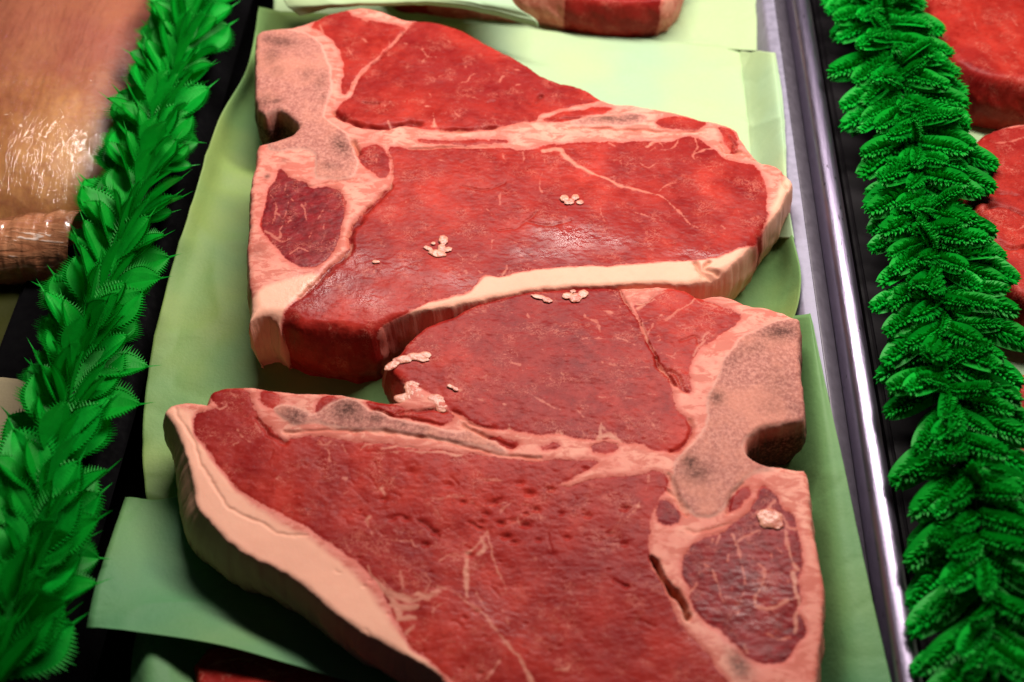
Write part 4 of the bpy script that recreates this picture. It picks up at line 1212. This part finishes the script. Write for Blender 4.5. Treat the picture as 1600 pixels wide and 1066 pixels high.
def poultry_mat():
    t = NT('raw_poultry')
    co = t.coord()
    n = t.noise(co, 22, 4, .6)
    f = t.noise(co, 300, 3, .6)
    c = t.mix(t.rng(n, .35, .62), (.27, .075, .028), (.52, .25, .08))
    c = t.mix(t.rng(f, .4, .7, 0, .4), c, (.30, .09, .05))
    px = t.attr('pinkness')
    c = t.mix(px, c, (.34, .10, .07))
    c = t.mix(t.attr('blood'), c, (.06, .004, .003))
    b = t.bsdf(Base_Color=c, Roughness=.45, Normal=t.bump(t.math('ADD', n, t.math('MULTIPLY', f, .2)), .003, .4), Subsurface_Weight=.15,
               Subsurface_Radius=(1, .4, .2), Subsurface_Scale=.004)
    return t.done(b.outputs[0])
pack = empty('wrapped_meat', tuple(P(20, 200, 0)), 'large amber and pink piece of meat under glossy cling film at the upper left', 'packaged meat')
def mound(grow, seed, wr):
    """rounded loaf seen from above: superellipse plan, domed top, steep front"""
    n = 150
    c = np.array(pack.location[:2])
    y1 = P(100, 375, .03)[1]
    y0 = P(100, 375, .03)[1]+.235
    xr_ = P(240, 120, .035)[0]-.0
    xl_ = xr_-.20
    cx, cy = (xl_+xr_)/2, (y0+y1)/2
    rx, ry = (xr_-xl_)/2+grow, (y0-y1)/2+grow
    u = np.linspace(0, 2*math.pi, n*2, endpoint=False)
    v = np.linspace(0, 1, n)
    U, W_ = np.meshgrid(u, v)
    ce = lambda a, p: np.sign(a)*np.abs(a)**p
    th = W_*math.pi*.5
    rad = np.sin(th)**.72
    X = cx+rx*rad*ce(np.cos(U), .75)
    Y = cy+ry*rad*ce(np.sin(U), .62)
    Z = (.040+grow)*np.cos(th)**.62-.004
    X += wr*.5*fbm(X*1.0, Y*.7, .014, seed, 3)
    Z += wr*1.2*fbm(X*1.3, Y*.8, .03, seed+3, 3)
    V = np.stack([X-c[0], Y-c[1], Z], -1).reshape(-1, 3)
    idx = np.arange(n*n*2).reshape(n, n*2)
    nx = np.roll(idx, -1, 1)
    F = np.stack([idx[:-1], idx[1:], nx[1:], nx[:-1]], -1).reshape(-1, 4)
    return V, F, X.ravel(), Y.ravel(), Z.ravel()
V, F, X_, Y_, Z_ = mound(0, 71, .0012)
qa = P(60, 0, .045)
pk = np.clip((Y_-P(100, 160, .045)[1])/.06, 0, 1)*.8+.3*np.clip(fbm(X_, Y_, .03, 3, 2), 0, 1)
bl = np.exp(-((X_-P(172, 110, .040)[0])/.0055)**2)*np.clip((Y_-P(196, 330, .03)[1])/.04, 0, 1)*(.7+.5*fbm(X_, Y_, .012, 9, 3))
mesh_np('meat', V, F, poultry_mat(), pack, dict(pinkness=np.clip(pk, 0, 1), blood=np.clip(bl, 0, 1)))
M_FILM = film_mat()
V, F, X_, Y_, Z_ = mound(.0022, 77, .0012)
mesh_np('cling_film', V, F, M_FILM, pack)
# gathered roll of film along the front of the pack
def film_roll():
    A, B = P(-120, 396, .008), P(128, 384, .008)
    n, k = 160, 40
    V = []
    for i in range(n):
        f = i/(n-1)
        for j in range(k):
            a = 2*math.pi*j/k
            rr_ = .0150+.0004*math.sin(3*a+5*f)+.0012*fbm(np.array([f*.3]), np.array([j*.004]), .02, 8, 3)[0]
            q = A*(1-f)+B*f
            V.append((q[0]-pack.location[0], q[1]+math.cos(a)*rr_*1.1-pack.location[1], q[2]+math.sin(a)*rr_))
    F = [(i*k+j, i*k+(j+1) % k, (i+1)*k+(j+1) % k, (i+1)*k+j) for i in range(n-1) for j in range(k)]
    mesh_np('rolled_edge', np.array(V), np.array(F), M_ROLL, pack)
def roll_mat():
    t = NT('gathered_film_over_meat')
    co = t.coord()
    st = t.noise(t.mapping(co, scale=(1, 5, 5)), 45, 4, .6, 1.5)
    c = t.mix(t.rng(st, .3, .7), (.36, .13, .06), (.50, .22, .11))
    c = t.mix(t.rng(st, .62, .68), c, (.8, .6, .5))
    b = t.bsdf(Base_Color=c, Roughness=.16, Normal=t.bump(st, .002, .6), Coat_Weight=.9, Coat_Roughness=.05)
    return t.done(b.outputs[0])
M_ROLL = roll_mat()
film_roll()
# left hand tray with pale paper below the pack
tr3 = empty('steel_tray', (XL-.40, 0, 0), 'third steel tray at the left edge under the film wrapped meat', 'tray')
box('tray_floor', 0, .335, Y0, Y1, -.014, -.012, M_STEEL, tr3)
sheet('paper_sheet', [
    [(-260,590,.004),(-100,590,.004),(20,592,.004),(90,600,.003)],
    [(-280,700,.006),(-120,700,.006),(0,700,.006),(85,700,.004)],
    [(-340,900,.006),(-160,900,.006),(-60,900,.006),(70,900,.004)],
    [(-380,1150,-.008),(-200,1150,-.008),(-100,1150,-.008),(-40,1150,-.008)]],
    paper_material('cream_paper', (.55, .42, .26), (.5, .42, .25)), 'cream paper in the left tray glimpsed through the leaves', 'paper', None, wr=.0006, seed=81, n=40)

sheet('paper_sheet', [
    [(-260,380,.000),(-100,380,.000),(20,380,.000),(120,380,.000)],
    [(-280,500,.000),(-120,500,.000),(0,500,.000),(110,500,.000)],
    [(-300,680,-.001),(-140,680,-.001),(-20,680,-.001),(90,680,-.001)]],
    paper_material('olive_paper_painted_shade', (.045, .050, .008), (.06, .06, .008)), 'olive paper in painted shade just below the film wrapped meat at the left edge', 'paper', None, wr=.0006, seed=83, n=40)  # shade below the pack is put into this paper's colour
